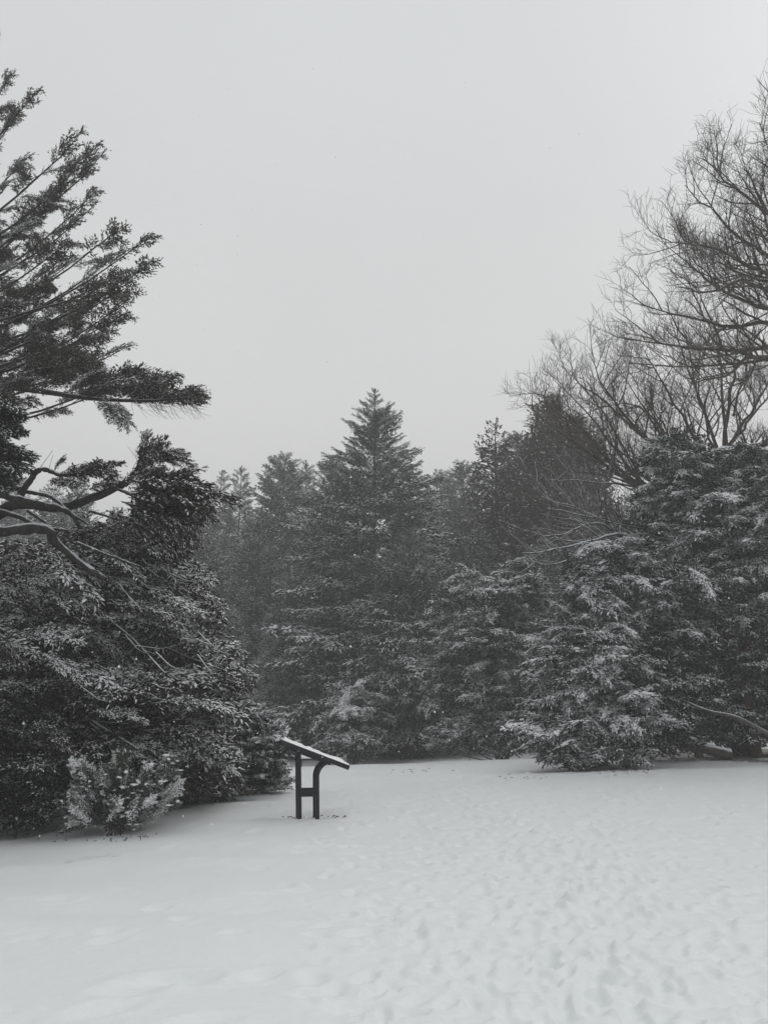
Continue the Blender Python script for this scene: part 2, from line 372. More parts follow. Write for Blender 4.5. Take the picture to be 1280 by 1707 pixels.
# ------------------------------------------------------------------ snow covered ground
def make_ground():
    r = np.random.RandomState(11)
    rf = [0.0, .8, 1.6, 2.4, 2.9]; y = 3.3
    while y < 34: rf.append(y); y *= 1.0056
    while y < 420: rf.append(y); y *= 1.035
    rf = np.array(rf)
    th = np.concatenate([np.radians(np.arange(-31, 31, .205)), np.radians(np.linspace(31, 329, 60))])   # measured from +Y towards +X
    Rr, Th = np.meshgrid(rf, th, indexing='ij')
    Xg = Rr * np.sin(Th); Yg = Rr * np.cos(Th); Zg = ground(Xg, Yg)
    Zg = Zg + .012 * fbm(Xg * 2.2, Yg * 1.7, 3) + .020 * fbm(Xg * .9 + 5, Yg * .6, 2)
    # slanting wind ripples on the left
    lf = 1 - sst(-1.5, 1.0, Xg)
    Zg = Zg + lf * .016 * np.sin((Yg * 1.9 + Xg * .55 + 1.5 * fbm(Xg * .6, Yg * .6, 2)) * 2.1)
    tk = sst(-.10, .08, (Xg / np.maximum(Yg, 1)) + .12 * fbm(Xg * .5, Yg * .4, 2)) * (1 - sst(24, 30, Yg)) * (Yg > 0)
    Zg = Zg + tk * (.022 * fbm(Xg * 5.5, Yg * 4.0, 3) + .014 * np.abs(fbm(Xg * 13, Yg * 9 + 4, 2)))
    nfront = int(np.sum(th < radians(31)))
    def dent(x, y, a, b, ang, depth, rim=.25):
        d = math.hypot(x, y); rad = max(a, b) * 2.6
        i0 = np.searchsorted(rf, d - rad); i1 = np.searchsorted(rf, d + rad)
        t0 = math.atan2(x, y); w = rad / max(d, 1)
        j0 = np.searchsorted(th[:nfront], t0 - w); j1 = np.searchsorted(th[:nfront], t0 + w)
        if i1 <= i0 or j1 <= j0: return
        dx = Xg[i0:i1, j0:j1] - x; dy = Yg[i0:i1, j0:j1] - y
        u = (dx * cos(ang) + dy * sin(ang)) / a; v = (-dx * sin(ang) + dy * cos(ang)) / b
        q = u * u + v * v
        Zg[i0:i1, j0:j1] += -depth * np.exp(-q ** 1.6) + depth * rim * np.exp(-((np.sqrt(q) - 1.55) / .4) ** 2)
    # tracks of many walkers coming up the lawn
    for k in range(44):
        y = r.uniform(3.4, 6); x = r.normal(1.3, .9) * y / 5; tx = r.normal(3.0, 2.4); hd = math.atan2(26 - y, tx - x)
        s = 1
        while y < 27:
            st = r.uniform(.55, .8); x += cos(hd) * st; y += sin(hd) * st; hd += r.normal(0, .05); s = -s
            if r.rand() < .25: continue
            dent(x + s * .11 * sin(hd), y - s * .11 * cos(hd), r.uniform(.11, .16), r.uniform(.045, .07), hd + s * .1, r.uniform(.008, .023) * (1 + y / 18), .45)
    for k in range(4200):
        y = 3.6 + 22 * r.rand() ** 1.3; x = r.normal(.24 * y, .22 * y)
        if x < -.12 * y + .2: continue
        dent(x, y, r.uniform(.035, .12), r.uniform(.025, .065), r.uniform(0, 3.1), r.uniform(-.014, .022) * (1 + y / 18), .3)
    for k in range(90):                                     # half filled prints on the left
        y = r.uniform(4, 16); x = r.uniform(-.48, 0) * y
        dent(x, y, r.uniform(.10, .2), r.uniform(.05, .09), r.uniform(-.3, .5), r.uniform(.01, .026), .3)
    def pdent(px, py, a, b, ang, dp, rim=.25):
        p = hit(px, py); dent(p[0], p[1], a, b, ang, dp, rim)
    pdent(285, 1634, .24, .13, .1, .04, .4); pdent(215, 1655, .2, .14, .5, .03); pdent(175, 1690, .2, .1, .6, .025)
    for (px, py) in ((430, 1625), (520, 1630), (540, 1655), (600, 1560), (640, 1520), (660, 1470), (700, 1440), (690, 1560), (880, 1570), (1010, 1640), (830, 1650), (915, 1610), (1080, 1545)):
        pdent(px, py, .15, .09, r.uniform(0, 2), .032, .3)
    p = hit(510, 1361)                                      # swept hollow round the sign feet
    dent(p[0] + .05, p[1] - .05, .42, .3, .1, .05, .35)
    nI, nJ = Xg.shape
    Pm = np.stack([Xg, Yg, Zg], -1).reshape(-1, 3)
    idx = np.arange(nI * nJ).reshape(nI, nJ); a = idx[1:-1]; b = idx[2:]
    F = np.stack([a, b, np.roll(b, -1, 1), np.roll(a, -1, 1)], -1).reshape(-1, 4)
    F = F[:, ::-1].copy()
    cent = np.stack([np.full(nJ, idx[0, 0]), idx[1], np.roll(idx[1], -1)], -1)[:, ::-1].copy()
    # needle litter where the crowns keep the snow off
    lit = np.zeros(nI * nJ)
    for (x, y, rad, am) in litter_spots:
        d = np.hypot((Pm[:, 0] - x), (Pm[:, 1] - y) * 1.0) / rad
        lit = np.maximum(lit, am * (1 - sst(.55, 1.1, d + .5 * fbm(Pm[:, 0] * .8, Pm[:, 1] * .8, 2))))
    m, n, l, bs = base_mat('lawn_snow', 0.55, 0.3)
    tcn = n.new('ShaderNodeTexCoord')
    n1 = n.new('ShaderNodeTexNoise'); n1.inputs['Scale'].default_value = 9; n1.inputs['Detail'].default_value = 5; l.new(tcn.outputs['Object'], n1.inputs['Vector'])
    n2 = n.new('ShaderNodeTexNoise'); n2.inputs['Scale'].default_value = 55; n2.inputs['Detail'].default_value = 3; l.new(tcn.outputs['Object'], n2.inputs['Vector'])
    b1 = n.new('ShaderNodeBump'); b1.inputs['Strength'].default_value = .5; b1.inputs['Distance'].default_value = .02; l.new(n1.outputs[0], b1.inputs['Height'])
    b2 = n.new('ShaderNodeBump'); b2.inputs['Strength'].default_value = .6; b2.inputs['Distance'].default_value = .004; l.new(n2.outputs[0], b2.inputs['Height']); l.new(b1.outputs[0], b2.inputs['Normal'])
    l.new(b2.outputs[0], bs.inputs['Normal'])
    at_ = n.new('ShaderNodeAttribute'); at_.attribute_name = 'litter'
    n3 = n.new('ShaderNodeTexNoise'); n3.inputs['Scale'].default_value = 5; n3.inputs['Detail'].default_value = 6; n3.inputs['Roughness'].default_value = .7; l.new(tcn.outputs['Object'], n3.inputs['Vector'])
    ad = n.new('ShaderNodeMath'); ad.operation = 'ADD'; l.new(at_.outputs['Fac'], ad.inputs[0]); l.new(n3.outputs[0], ad.inputs[1])
    mr = n.new('ShaderNodeMapRange'); l.new(ad.outputs[0], mr.inputs[0]); mr.inputs[1].default_value = .95; mr.inputs[2].default_value = 1.25; mr.inputs[4].default_value = .9
    mix = n.new('ShaderNodeMixRGB'); l.new(mr.outputs[0], mix.inputs[0]); mix.inputs[1].default_value = (.80, .825, .83, 1); mix.inputs[2].default_value = (.075, .066, .055, 1)
    l.new(mix.outputs[0], bs.inputs['Base Color'])
    me = mesh_np('snow_ground', Pm, F, cent, mats=[m], smooth3=True)
    at0 = me.attributes.new('litter', 'FLOAT', 'POINT'); at0.data.foreach_set('value', lit.astype(np.float32))
    o = link('ground', me); props(o, kind='structure')
litter_spots = [(X(680, 40), 39, 3.2, .42), (X(760, 37), 37, 3.0, .32), (X(600, 36), 36.5, 2.0, .2), (X(850, 34), 34, 3.0, .6),
                (X(1000, 27), 27.5, 2.6, .6), (X(1150, 26), 27, 3.2, .75), (X(1260, 25), 27, 3.5, .75), (X(520, 45), 45, 4, .5),
                (X(60, 14.5), 15, 2.4, .6), (X(200, 16.5), 17.5, 2.4, .6), (X(350, 18.5), 20, 2.2, .6), (X(-100, 14), 14.5, 3, .6), (X(180, 11), 11.3, .5, .45)]
make_ground()

# ------------------------------------------------------------------ interpretive sign
def box(V, F, lo, hi):
    lo = np.array(lo, float); hi = np.array(hi, float); b = sum(len(v) for v in V)
    c = np.array([[x, y, z] for z in (lo[2], hi[2]) for y in (lo[1], hi[1]) for x in (lo[0], hi[0])])
    V.append(c)
    F.append(np.array([[0, 2, 3, 1], [4, 5, 7, 6], [0, 1, 5, 4], [2, 6, 7, 3], [0, 4, 6, 2], [1, 3, 7, 5]]) + b)
def bevel(o, w, seg=2):
    m = o.modifiers.new('bevel', 'BEVEL'); m.width = w; m.segments = seg; m.limit_method = 'ANGLE'; return o
def prism(prof_pts, y0, y1):
    """strip profile: list of (outer, inner) xz pairs -> closed band extruded in y"""
    n = len(prof_pts); V = []
    for (o, i) in prof_pts:
        V += [[o[0], y0, o[1]], [i[0], y0, i[1]], [i[0], y1, i[1]], [o[0], y1, o[1]]]
    F = []
    for k in range(n - 1):
        a = 4 * k; b = a + 4
        for j in range(4):
            jj = (j + 1) % 4; F.append([a + j, a + jj, b + jj, b + j])
    F.append([0, 3, 2, 1]); e = 4 * (n - 1); F.append([e, e + 1, e + 2, e + 3])
    return np.array(V, float), np.array(F)

def metal_mat(name, c, rough=.45):
    m, n, l, b = base_mat(name, rough, .4)
    t = n.new('ShaderNodeTexCoord'); ns = n.new('ShaderNodeTexNoise'); ns.inputs['Scale'].default_value = 30; ns.inputs['Detail'].default_value = 5; l.new(t.outputs['Object'], ns.inputs['Vector'])
    r = n.new('ShaderNodeValToRGB'); l.new(ns.outputs[0], r.inputs[0]); r.color_ramp.elements[0].color = (c[0] * .6, c[1] * .6, c[2] * .6, 1); r.color_ramp.elements[1].color = (c[0] * 1.6, c[1] * 1.6, c[2] * 1.6, 1)
    r.color_ramp.elements[0].position = .3; r.color_ramp.elements[1].position = .75
    l.new(r.outputs[0], b.inputs['Base Color']); return m
M_POST = metal_mat('dark_painted_metal', (.006, .007, .011))
M_PANEL = metal_mat('sign_face', (.05, .055, .05), .35)

def make_sign():
    p = hit(511, 1361); s = .00955 * p[1] / 13.2
    t = empty('wayside_sign', (p[0], p[1], G(p[0], p[1]) - .045), 'dark slanted visitor information sign on curved posts, snow on its top', 'sign', rz=radians(10))
    w = .062
    XL, XR = -.135, .135
    tl = math.atan2(41, 111); PL = np.array([-.44, 1.245]); PR = np.array([.645, 1.245 - 1.085 * tan(tl)])   # panel upper edge line (x,z)
    def line(x): return PL[1] + (PR[1] - PL[1]) * (x - PL[0]) / (PR[0] - PL[0])
    for y0 in (-.30, .12):
        # straight rear post leans a touch
        V, F = prism([((XL - w / 2 + .012, -.15), (XL + w / 2 + .012, -.15)), ((XL - w / 2 - .03, line(XL) - .085), (XL + w / 2 - .03, line(XL) - .085))], y0, y0 + w)
        bevel(link('post', mesh_np('post', V, F, mats=[M_POST], smooth4=False), t), .006)
        pr = [((XR - w / 2 + .02, -.15), (XR + w / 2 + .02, -.15)), ((XR - w / 2, .66), (XR + w / 2, .66))]
        r_o, r_i = .285, .225
        cxx = XR - w / 2 + r_o
        for a in np.linspace(6, 78, 12):
            ar = radians(a)
            pr.append(((cxx - r_o * cos(ar), .66 + r_o * sin(ar) * 1.0), (cxx - r_i * cos(ar), .66 + r_i * sin(ar) * 1.0)))
        V, F = prism(pr, y0, y0 + w)
        bevel(link('curved_post', mesh_np('curved_post', V, F, mats=[M_POST], smooth4=False), t), .005)
    for y0 in (-.296, .124):
        for z0, z1 in ((.37, .418), (.428, .472)):
            V = []; F = []; box(V, F, (XL + w / 2 - .01, y0, z0), (XR - w / 2 + .012, y0 + w - .008, z1))
            bevel(link('crossbar', mesh_np('crossbar', np.concatenate(V), np.concatenate(F), mats=[M_POST], smooth4=False), t), .004)
    # tilted panel built in its own frame (x along the slope)
    ang = math.atan2(PL[1] - PR[1], PR[0] - PL[0]); Lp = math.hypot(PR[0] - PL[0], PL[1] - PR[1])
    def tilt(V):
        V = V.copy(); x = V[:, 0].copy(); z = V[:, 2].copy()
        V[:, 0] = PL[0] + x * cos(ang) + z * sin(ang); V[:, 2] = PL[1] - x * sin(ang) + z * cos(ang); return V
    Y0, Y1 = -.42, .30; fr = .05
    def tb(name, lo, hi, mat, bv=.005):
        V = []; F = []; box(V, F, lo, hi); o = link(name, mesh_np(name, tilt(np.concatenate(V)), np.concatenate(F), mats=[mat], smooth4=False), t); bevel(o, bv); return o
    tb('frame_rail', (0, Y0, -.072), (Lp, Y0 + fr, 0), M_POST); tb('frame_rail', (0, Y1 - fr, -.072), (Lp, Y1, 0), M_POST)
    tb('frame_rail', (.001, Y0 + fr, -.07), (fr, Y1 - fr, -.002), M_POST); tb('frame_rail', (Lp - fr, Y0 + fr, -.07), (Lp - .001, Y1 - fr, -.002), M_POST)
    tb('panel', (fr, Y0 + fr, -.045), (Lp - fr, Y1 - fr, -.012), M_PANEL, .002)
    tb('mounting_plate', (.22, Y0 + .06, -.105), (.86, Y1 - .06, -.0725), M_POST)
    for xb, yb_ in ((.30, 0), (.80, 0)):
        V, F = tubes(np.array([[[0, Y0 - .008, 0], [0, Y0 + .01, 0]]]) + 0, np.array([[.009, .009]]), 8)
        V[:, 0] += xb; V[:, 2] -= .036; V = np.concatenate([V, [[xb, Y0 - .010, -.036]]]); F3 = np.array([[i, (i + 1) % 8, 16] for i in range(8)])
        link('bolt', mesh_np('bolt', tilt(V), F, F3, mats=[M_PANEL]), t)
    tb('bracket', (.68, Y0 - .012, -.085), (.715, Y0 - .001, -.004), M_POST, .002)
    # uneven blanket of snow on the slope
    nx, ny = 60, 34; r = np.random.RandomState(3)
    xs = np.linspace(.012, Lp - .012, nx); ys = np.linspace(Y0 + .008, Y1 - .008, ny); Xs, Ys = np.meshgrid(xs, ys, indexing='ij')
    edge = np.minimum(np.minimum((Xs - xs[0]), (xs[-1] - Xs)) / .03, np.minimum((Ys - ys[0]), (ys[-1] - Ys)) / .025); edge = np.clip(edge, 0, 1) ** .5
    h = (.036 + .045 * fbm(Xs * 6, Ys * 5 + 3, 3) - .014 * (Xs / Lp)) * edge
    h = np.maximum(h, .004 * edge)
    top = np.stack([Xs, Ys, h + .001], -1).reshape(-1, 3); top = tilt(top)
    idx = np.arange(nx * ny).reshape(nx, ny)
    F = np.stack([idx[:-1, :-1], idx[1:, :-1], idx[1:, 1:], idx[:-1, 1:]], -1).reshape(-1, 4)
    link('snow_cover', mesh_np('snow_cover', top, F, mats=[M_SNOW]), t)
make_sign()

def make_bench():
    d = 33.0; x = X(527, d); z = G(x, d)
    t = empty('bench', (x, d, z), 'low bench with a thick snow cap, half hidden behind the sign', 'bench')
    def b(name, lo, hi, mat, bv=.01):
        V = []; F = []; box(V, F, lo, hi); bevel(link(name, mesh_np(name, np.concatenate(V), np.concatenate(F), mats=[mat], smooth4=False), t), bv)
    b('seat', (-.62, -.22, .44), (.46, .22, .50), M_POST)
    b('leg', (-.5, -.18, -.1), (-.4, .18, .44), M_POST); b('leg', (.28, -.18, -.1), (.38, .18, .44), M_POST)
    nx, ny = 24, 10; xs = np.linspace(-.62, .46, nx); ys = np.linspace(-.22, .22, ny); A, B = np.meshgrid(xs, ys, indexing='ij')
    e = np.clip(np.minimum(np.minimum(A - xs[0], xs[-1] - A) / .05, np.minimum(B - ys[0], ys[-1] - B) / .06), 0, 1) ** .4
    V = np.stack([A, B, .502 + (.12 + .05 * fbm(A * 4, B * 4, 2)) * e], -1).reshape(-1, 3); idx = np.arange(nx * ny).reshape(nx, ny)
    F = np.stack([idx[:-1, :-1], idx[1:, :-1], idx[1:, 1:], idx[:-1, 1:]], -1).reshape(-1, 4)
    link('snow_cover', mesh_np('snow_cover', V, F, mats=[M_SNOW]), t)
make_bench()

# ------------------------------------------------------------------ the tall spruce in the middle
NB = dict(sp=.026, ssp=.028, sl=.078, sw=.0185, flat=.28, start=.04, base=.8, wood=.006)
def conifer_boughs(t, H, R, n, lib, L0, prof, seed, clear=.04, e0=-14, e1=50, core=4000, mats=None, csl=.2, csw=.08, wide=1.0):
    r = np.random.RandomState(seed)
    for i in range(n):
        u = min(clear + (1 - clear) * ((i + r.rand()) / n) ** (1.1 if n > 280 else .95), .988); az = i * 2.39996 + r.normal(0, .3); L = max(R * prof(u) * r.uniform(.7, 1.2), .28)
        el = radians(e0 + (e1 - e0) * u ** 1.3 + r.normal(0, 7)); a = np.array([0, 0, H * u])
        put_bough(t, (0, 0, 0), lib, L0, a, a + np.array([cos(az) * cos(el), sin(az) * cos(el), sin(el)]) * L, r, wide * (1 if u < .7 else .72), roll=.12)
    F = Foliage(seed + 1); r = F.r; u = np.clip(r.rand(core) ** 1.15 * .84, .01, .9); pr = np.array([prof(a) for a in u]); az = r.uniform(0, 6.283, core); q = np.sqrt(r.rand(core)) * .55 * R * pr
    F.add(np.stack([np.cos(az) * q, np.sin(az) * q, H * u], 1), np.stack([np.cos(az), np.sin(az), r.normal(-.05, .3, core)], 1) + r.normal(0, .3, (core, 3)), csl * r.uniform(.6, 1.3, core), csw * r.uniform(.6, 1.3, core), np.full(core, .06))
    k = 30; F.add(np.stack([np.zeros(k), np.zeros(k), H * (1 - .03 * r.rand(k))], 1), norm(r.normal(0, .4, (k, 3)) + np.array([0, 0, 1.])), np.full(k, .2), np.full(k, .05), np.full(k, .2))
    link('inner_twigs', F.build('inner_twigs', mats, (0, 0, 0)), t)
def place_boughy(name, label, px, pt, d, mats, R, n, lib, L0, prof, seed, tr, **kw):
    x = X(px, d); z0 = G(x, d); H = at(px, pt, d)[2] - z0; t = empty(name, (x, d, z0 - .02), label, 'tree')
    me, _ = trunk_mesh('trunk', (0, 0, 0), (0, 0, H * .98), tr, .015, M_BARK, (0, 0, 0), seed); link('trunk', me, t)
    conifer_boughs(t, H, R, n, lib, L0, prof, seed, mats=mats, **kw); return t
def place_conifer(name, label, cat, px, pt, d, mats, R, n, group=None, rz=0, clumps=0, seed=1, tr=.22, **kw):
    x = X(px, d); z0 = G(x, d); H = at(px, pt, d)[2] - z0
    t = empty(name, (x, d, z0 - .02), label, cat, group, rz)
    me, _ = trunk_mesh('trunk', (0, 0, 0), (0, 0, H * .97), tr, .02, M_BARK, (0, 0, 0), seed)
    link('trunk', me, t)
    F = Foliage(seed); conifer(F, H, R, n, **kw)
    link('crown', F.build('crown', mats, (0, 0, 0), clumps), t)
    return t, F.count()
MS = [M_SPRUCE, M_SNOW, M_BARK]; MG = [M_GREY, M_SNOW, M_BARK]; MY = [M_YEW, M_SNOW, M_BARK]; MB = [M_BROWN, M_SNOW, M_LIMB]; MC = [M_CEDAR, M_SNOW, M_BARK]

LIB_SPRUCE = bough_lib('bough', 6, 3.0, .95, MS, .55, 300, pads=.25, padr=.045, sp=.085, ssp=.075, sl=.16, sw=.042, flat=.16, droop=.2, hang=.12, wood=.016, arch=.04)
LIB_HEM = bough_lib('bough', 5, 3.0, 1.05, MS, .4, 320, sp=.085, ssp=.08, sl=.15, sw=.045, flat=.25, droop=.35, hang=.25, wood=.02, arch=.07)
def pr_big(t): return np.interp(t, [0, .1, .35, .6, .75, .86, .915, .96, .985, 1], [.95, 1, .94, .74, .50, .34, .23, .13, .07, .03])
place_boughy('spruce_tree', 'tallest pointed spruce rising into the sky in the middle of the wood', 624, 648, 43, MS, 5.1, 290, LIB_SPRUCE, 3.0, pr_big, 21, .3, clear=.075, e0=-6, e1=44, core=6500)
def pr_b(t): return np.interp(t, [0, .12, .3, .6, .85, 1], [.5, .8, 1, .85, .45, .05])
place_boughy('hemlock_tree', 'dark broad hemlock, trunk foot showing on litter, just right of the tallest spruce', 682, 880, 39.5, MS, 3.3, 190, LIB_HEM, 3.0, pr_b, 22, .38, clear=.12, e0=-10, e1=30, core=4500)

# ------------------------------------------------------------------ background conifers from shared kinds
def proto_mesh(H, R, n, mats, seed, **kw):
    F = Foliage(seed); conifer(F, H, R, n, **kw)
    tm, _ = trunk_mesh('trunk', (0, 0, 0), (0, 0, H * .97), .22, .02, M_BARK, (0, 0, 0), seed)
    return F.build('crown', mats, (0, 0, 0)), tm, H
PK = {
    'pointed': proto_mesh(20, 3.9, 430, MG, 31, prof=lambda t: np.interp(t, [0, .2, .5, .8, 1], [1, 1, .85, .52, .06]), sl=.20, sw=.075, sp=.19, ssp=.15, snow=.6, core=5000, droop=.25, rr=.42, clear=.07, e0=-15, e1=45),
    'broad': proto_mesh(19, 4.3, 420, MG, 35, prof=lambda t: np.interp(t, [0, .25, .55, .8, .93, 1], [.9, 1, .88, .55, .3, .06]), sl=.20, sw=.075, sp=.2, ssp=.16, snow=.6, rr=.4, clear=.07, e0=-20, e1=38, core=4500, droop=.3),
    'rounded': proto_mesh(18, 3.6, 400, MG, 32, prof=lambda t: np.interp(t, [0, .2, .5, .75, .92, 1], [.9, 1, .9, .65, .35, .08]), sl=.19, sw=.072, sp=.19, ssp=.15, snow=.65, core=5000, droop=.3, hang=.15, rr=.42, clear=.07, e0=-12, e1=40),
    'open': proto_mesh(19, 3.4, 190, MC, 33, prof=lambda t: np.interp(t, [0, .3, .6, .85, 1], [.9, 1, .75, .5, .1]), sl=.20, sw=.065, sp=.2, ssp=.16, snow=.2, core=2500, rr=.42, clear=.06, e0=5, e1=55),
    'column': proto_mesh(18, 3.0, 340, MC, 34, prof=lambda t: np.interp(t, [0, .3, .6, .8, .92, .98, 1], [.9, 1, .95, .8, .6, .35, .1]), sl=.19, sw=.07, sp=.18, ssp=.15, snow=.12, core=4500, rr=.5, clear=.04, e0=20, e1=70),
}
used = {}
def back(kind, px, pt, d, wd, rz, label, name='conifer_tree', cat='tree', group='conifers standing in the wood behind the lawn'):
    cm_, tm, H0 = PK[kind]; x = X(px, d); z0 = G(x, d); H = at(px, pt, d)[2] - z0; s = H / H0
    t = empty(name, (x, d, z0 - .03), label, cat, group, rz); t.scale = (s * wd, s * wd, s)
    if kind not in used: used[kind] = (link('trunk', tm, t), link('crown', cm_, t))
    else:
        for q in used[kind]:
            c = q.copy(); C.objects.link(c); c.parent = t
    return t
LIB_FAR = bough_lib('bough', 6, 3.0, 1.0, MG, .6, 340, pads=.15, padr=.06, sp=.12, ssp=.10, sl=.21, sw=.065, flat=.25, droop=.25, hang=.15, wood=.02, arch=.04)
def pr_cone(t): return np.interp(t, [0, .15, .4, .7, .88, .96, 1], [.9, 1, .90, .60, .36, .20, .06])
def pr_blunt(t): return np.interp(t, [0, .2, .5, .75, .9, .97, 1], [.9, 1, .93, .72, .47, .30, .10])
FARG = 'conifers standing in the wood behind the lawn'
for i, (px, pt_, d, R, n, pf, lab) in enumerate([
    (363, 784, 62, 3.5, 190, pr_cone, 'hazy pointed conifer, left one of the two slim tips beside the left tree mass'),
    (396, 778, 58, 3.5, 190, pr_cone, 'hazy pointed conifer, right one of the two slim tips beside the left tree mass'),
    (468, 763, 54, 3.9, 210, pr_blunt, 'broad grey conifer with a blunt tip, halfway between the slim tips and the tallest spruce'),
    (506, 769, 56, 3.5, 190, pr_cone, 'slimmer grey conifer just right of the broad blunt one, left of the tallest spruce'),
    (547, 776, 48, 3.2, 190, pr_blunt, 'dark conifer touching the left flank of the tallest spruce'),
    (735, 794, 64, 4.2, 190, pr_blunt, 'pale hazy conifer in the gap right of the tallest spruce'),
    (776, 780, 58, 4.2, 200, pr_blunt, 'rounded hazy conifer left of the feathery topped tree'),
    (868, 733, 50, 3.8, 200, pr_blunt, 'brownish conifer squeezed between the feathery top and the broad brown cedar')]):
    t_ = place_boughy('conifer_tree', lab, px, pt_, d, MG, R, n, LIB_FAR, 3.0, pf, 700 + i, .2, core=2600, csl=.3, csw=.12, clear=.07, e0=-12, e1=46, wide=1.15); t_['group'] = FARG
for a in [
    ('broad', 432, 850, 49, 1.0, 3.3, 'hazy grey conifer below and between the blunt and slim tips on the left'),
    ('rounded', 335, 862, 47, 1.1, 0.4, 'pale hazy conifer right behind the outer twigs of the left hand tree'),
    ('rounded', 480, 960, 43, 1.0, 2.9, 'lower snow dusted conifer in front of the blunt tipped pair'),
    ('rounded', 390, 1010, 39, .95, 1.9, 'lower snow dusted conifer beside the right edge of the left tree mass'),
    ('rounded', 537, 930, 44, 1.0, .9, 'shaggy conifer standing low against the left side of the tallest spruce'),
    ('open', 832, 710, 47, 1.35, .2, 'feathery topped open conifer left of the broad brown cedar'),
    ('column', 926, 682, 43, 1.15, .5, 'broad brown cedar with a domed top behind the bare twigs'),
    ('column', 972, 712, 45, 1.25, 2.5, 'second brown cedar, right shoulder of the domed one behind the bare twigs'),
    ('rounded', 800, 880, 44, 1.0, 5.3, 'grey snow flecked conifer below the hazy gap right of the tallest spruce'),
    ('broad', 905, 900, 40, 1.0, 3.9, 'dark conifer under the brown cedars behind the long snowy twigs'),
    ('pointed', 20, 800, 52, 1.0, .7, 'hazy conifer seen at the left border under the leaning limbs'),
    ('rounded', 78, 812, 50, 1.0, 4.4, 'hazy round topped conifer seen between the snowy limbs on the left'),
    ('rounded', 120, 795, 46, .8, 3.1, 'hazy conifer behind the upturned limb on the left'),
    ('pointed', 190, 850, 48, 1.0, 1.4, 'hazy conifer behind the long curved limb on the left'),
    ('rounded', 265, 850, 46, 1.0, 2.4, 'hazy conifer behind the foliage at the end of the curved limb'),
    ('rounded', 1050, 830, 42, 1.1, 1.1, 'dark conifer behind the bare twigs above the snowy yew shoulder'),
    ('rounded', 1140, 820, 44, 1.1, .1, 'dark conifer behind the trunk of the bare tree'),
    ('broad', 1230, 800, 46, 1.1, 5.9, 'dark conifer behind the snowy yew at the right border'),
]: back(*a)
for i, (px, d) in enumerate([(-90, 50), (-210, 46), (-330, 52), (-450, 47), (-600, 44), (1330, 47), (1440, 44), (1560, 50), (1700, 45), (1850, 47)]):
    back(('rounded', 'pointed')[i % 2], px, 800 + 14 * (i % 3), d, 1.15, i * 1.3, 'grey conifer %s beyond the %s border, continuing the wood' % (['nearest', 'second', 'third', 'fourth', 'farthest out'][i % 5], 'left' if px < 0 else 'right'))

# dense far wood closing the view behind the single trees
def far_wood():
    r = np.random.RandomState(77); F = Foliage(77)
    for k in range(110):
        a = radians(-48 + 96 * (k + r.rand()) / 110); d = r.uniform(72, 92); x = d * sin(a) ; y = d * cos(a); H = r.uniform(10, 15)
        z0 = G(x, y); nb = 30
        for i in range(nb):
            t = (i + r.rand()) / nb; L = 3.6 * (1 - t) ** .7 + .3; az = i * 2.4
            A = np.array([x, y, z0 + H * t]); B = A + np.array([cos(az), sin(az), -.15 + .5 * t]) * L
            bough(F, limb_path(A, B, .05, .05, 4), .45 * L, sp=1.0, ssp=.8, sl=.9, sw=.42, snow=.25)
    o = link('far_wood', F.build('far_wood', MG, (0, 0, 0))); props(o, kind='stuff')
far_wood()

# ------------------------------------------------------------------ shrubs and yews (boughs arching out to rounded envelopes)
def bushy(t, off, F, r, c, rad, n, foot, lib, Lb, L0=1.2, down=.35, front=.75, zmin=-.7, ratio=.75, tipdown=0.0, corek=20, csl=.16, csw=.06, wide=1.0, cap=None, woodp=.12, capz=.2):
    c = np.array(c, float); rad = np.array(rad, float); foot = np.array(foot, float)
    fill(F, c, rad * .80, int(n * corek), csl, csw, .12)
    for i in range(n):
        while True:
            v = norm(r.normal(size=3))
            if v[2] < zmin: continue
            if v[1] > .15 and r.rand() < front: continue
            break
        e = c + v * rad * (r.uniform(ratio, 1.02) if r.rand() > .16 else r.uniform(1.02, 1.2))
        gz = G(e[0], e[1]) + .06
        if e[2] < gz: e[2] = gz + r.rand() * .3
        out = norm((v * np.array([1, 1, .25])) + r.normal(0, .25, 3))
        s = e - out * L0 * r.uniform(.7, 1.25); s[2] -= L0 * (.2 - tipdown) * r.uniform(.3, 1.3); s[2] = max(s[2], G(s[0], s[1]) + .06)
        put_bough(t, off, cap if (cap and v[2] > capz and r.rand() < .65) else lib, Lb, s, e, r, wide)
        if r.rand() < woodp: F.wood(spline([foot + r.normal(0, .15, 3) * np.array([1, 1, 0]), (foot * .4 + s * .6) + r.normal(0, .1, 3), s], 6), .028, .012, 4)
def shrub(name, label, cat, foot, blobs, mats, seed, stems=3, stem_r=.05, group=None, **kw):
    t = empty(name, foot, label, cat, group)
    F = Foliage(seed); r = np.random.RandomState(seed)
    for (c, rad, n) in blobs: bushy(t, foot, F, r, c, rad, n, foot, **kw)
    link('inner_twigs', F.build('inner_twigs', mats, foot), t)
    for k in range(stems):
        a = np.array(foot) + np.array([r.normal(0, .12), r.normal(0, .12), 0]); c, rad, n = blobs[k % len(blobs)]
        me, _ = trunk_mesh('stem', a, np.array(c) + r.normal(0, .15, 3) * np.array(rad) + np.array([0, 0, rad[2] * .2]), stem_r, stem_r * .4, mats[2], foot, seed + k, sides=8, n=9, bend=.03)
        link('stem', me, t)
    return t, sum(n for c, rad, n in blobs)
def gp(px, d): x = X(px, d); return (x, d, G(x, d))
def ell(px, py, d, rx, rz, n, ry=None):
    p = at(px, py, d); s = d / FPX / .985
    return (p, (rx * s, (ry or rx * s), rz * s), n)
cnt = {}
M_BUSH = needle_mat('bush_leaves', (0.030, 0.038, 0.028), (0.065, 0.075, 0.055), 3)
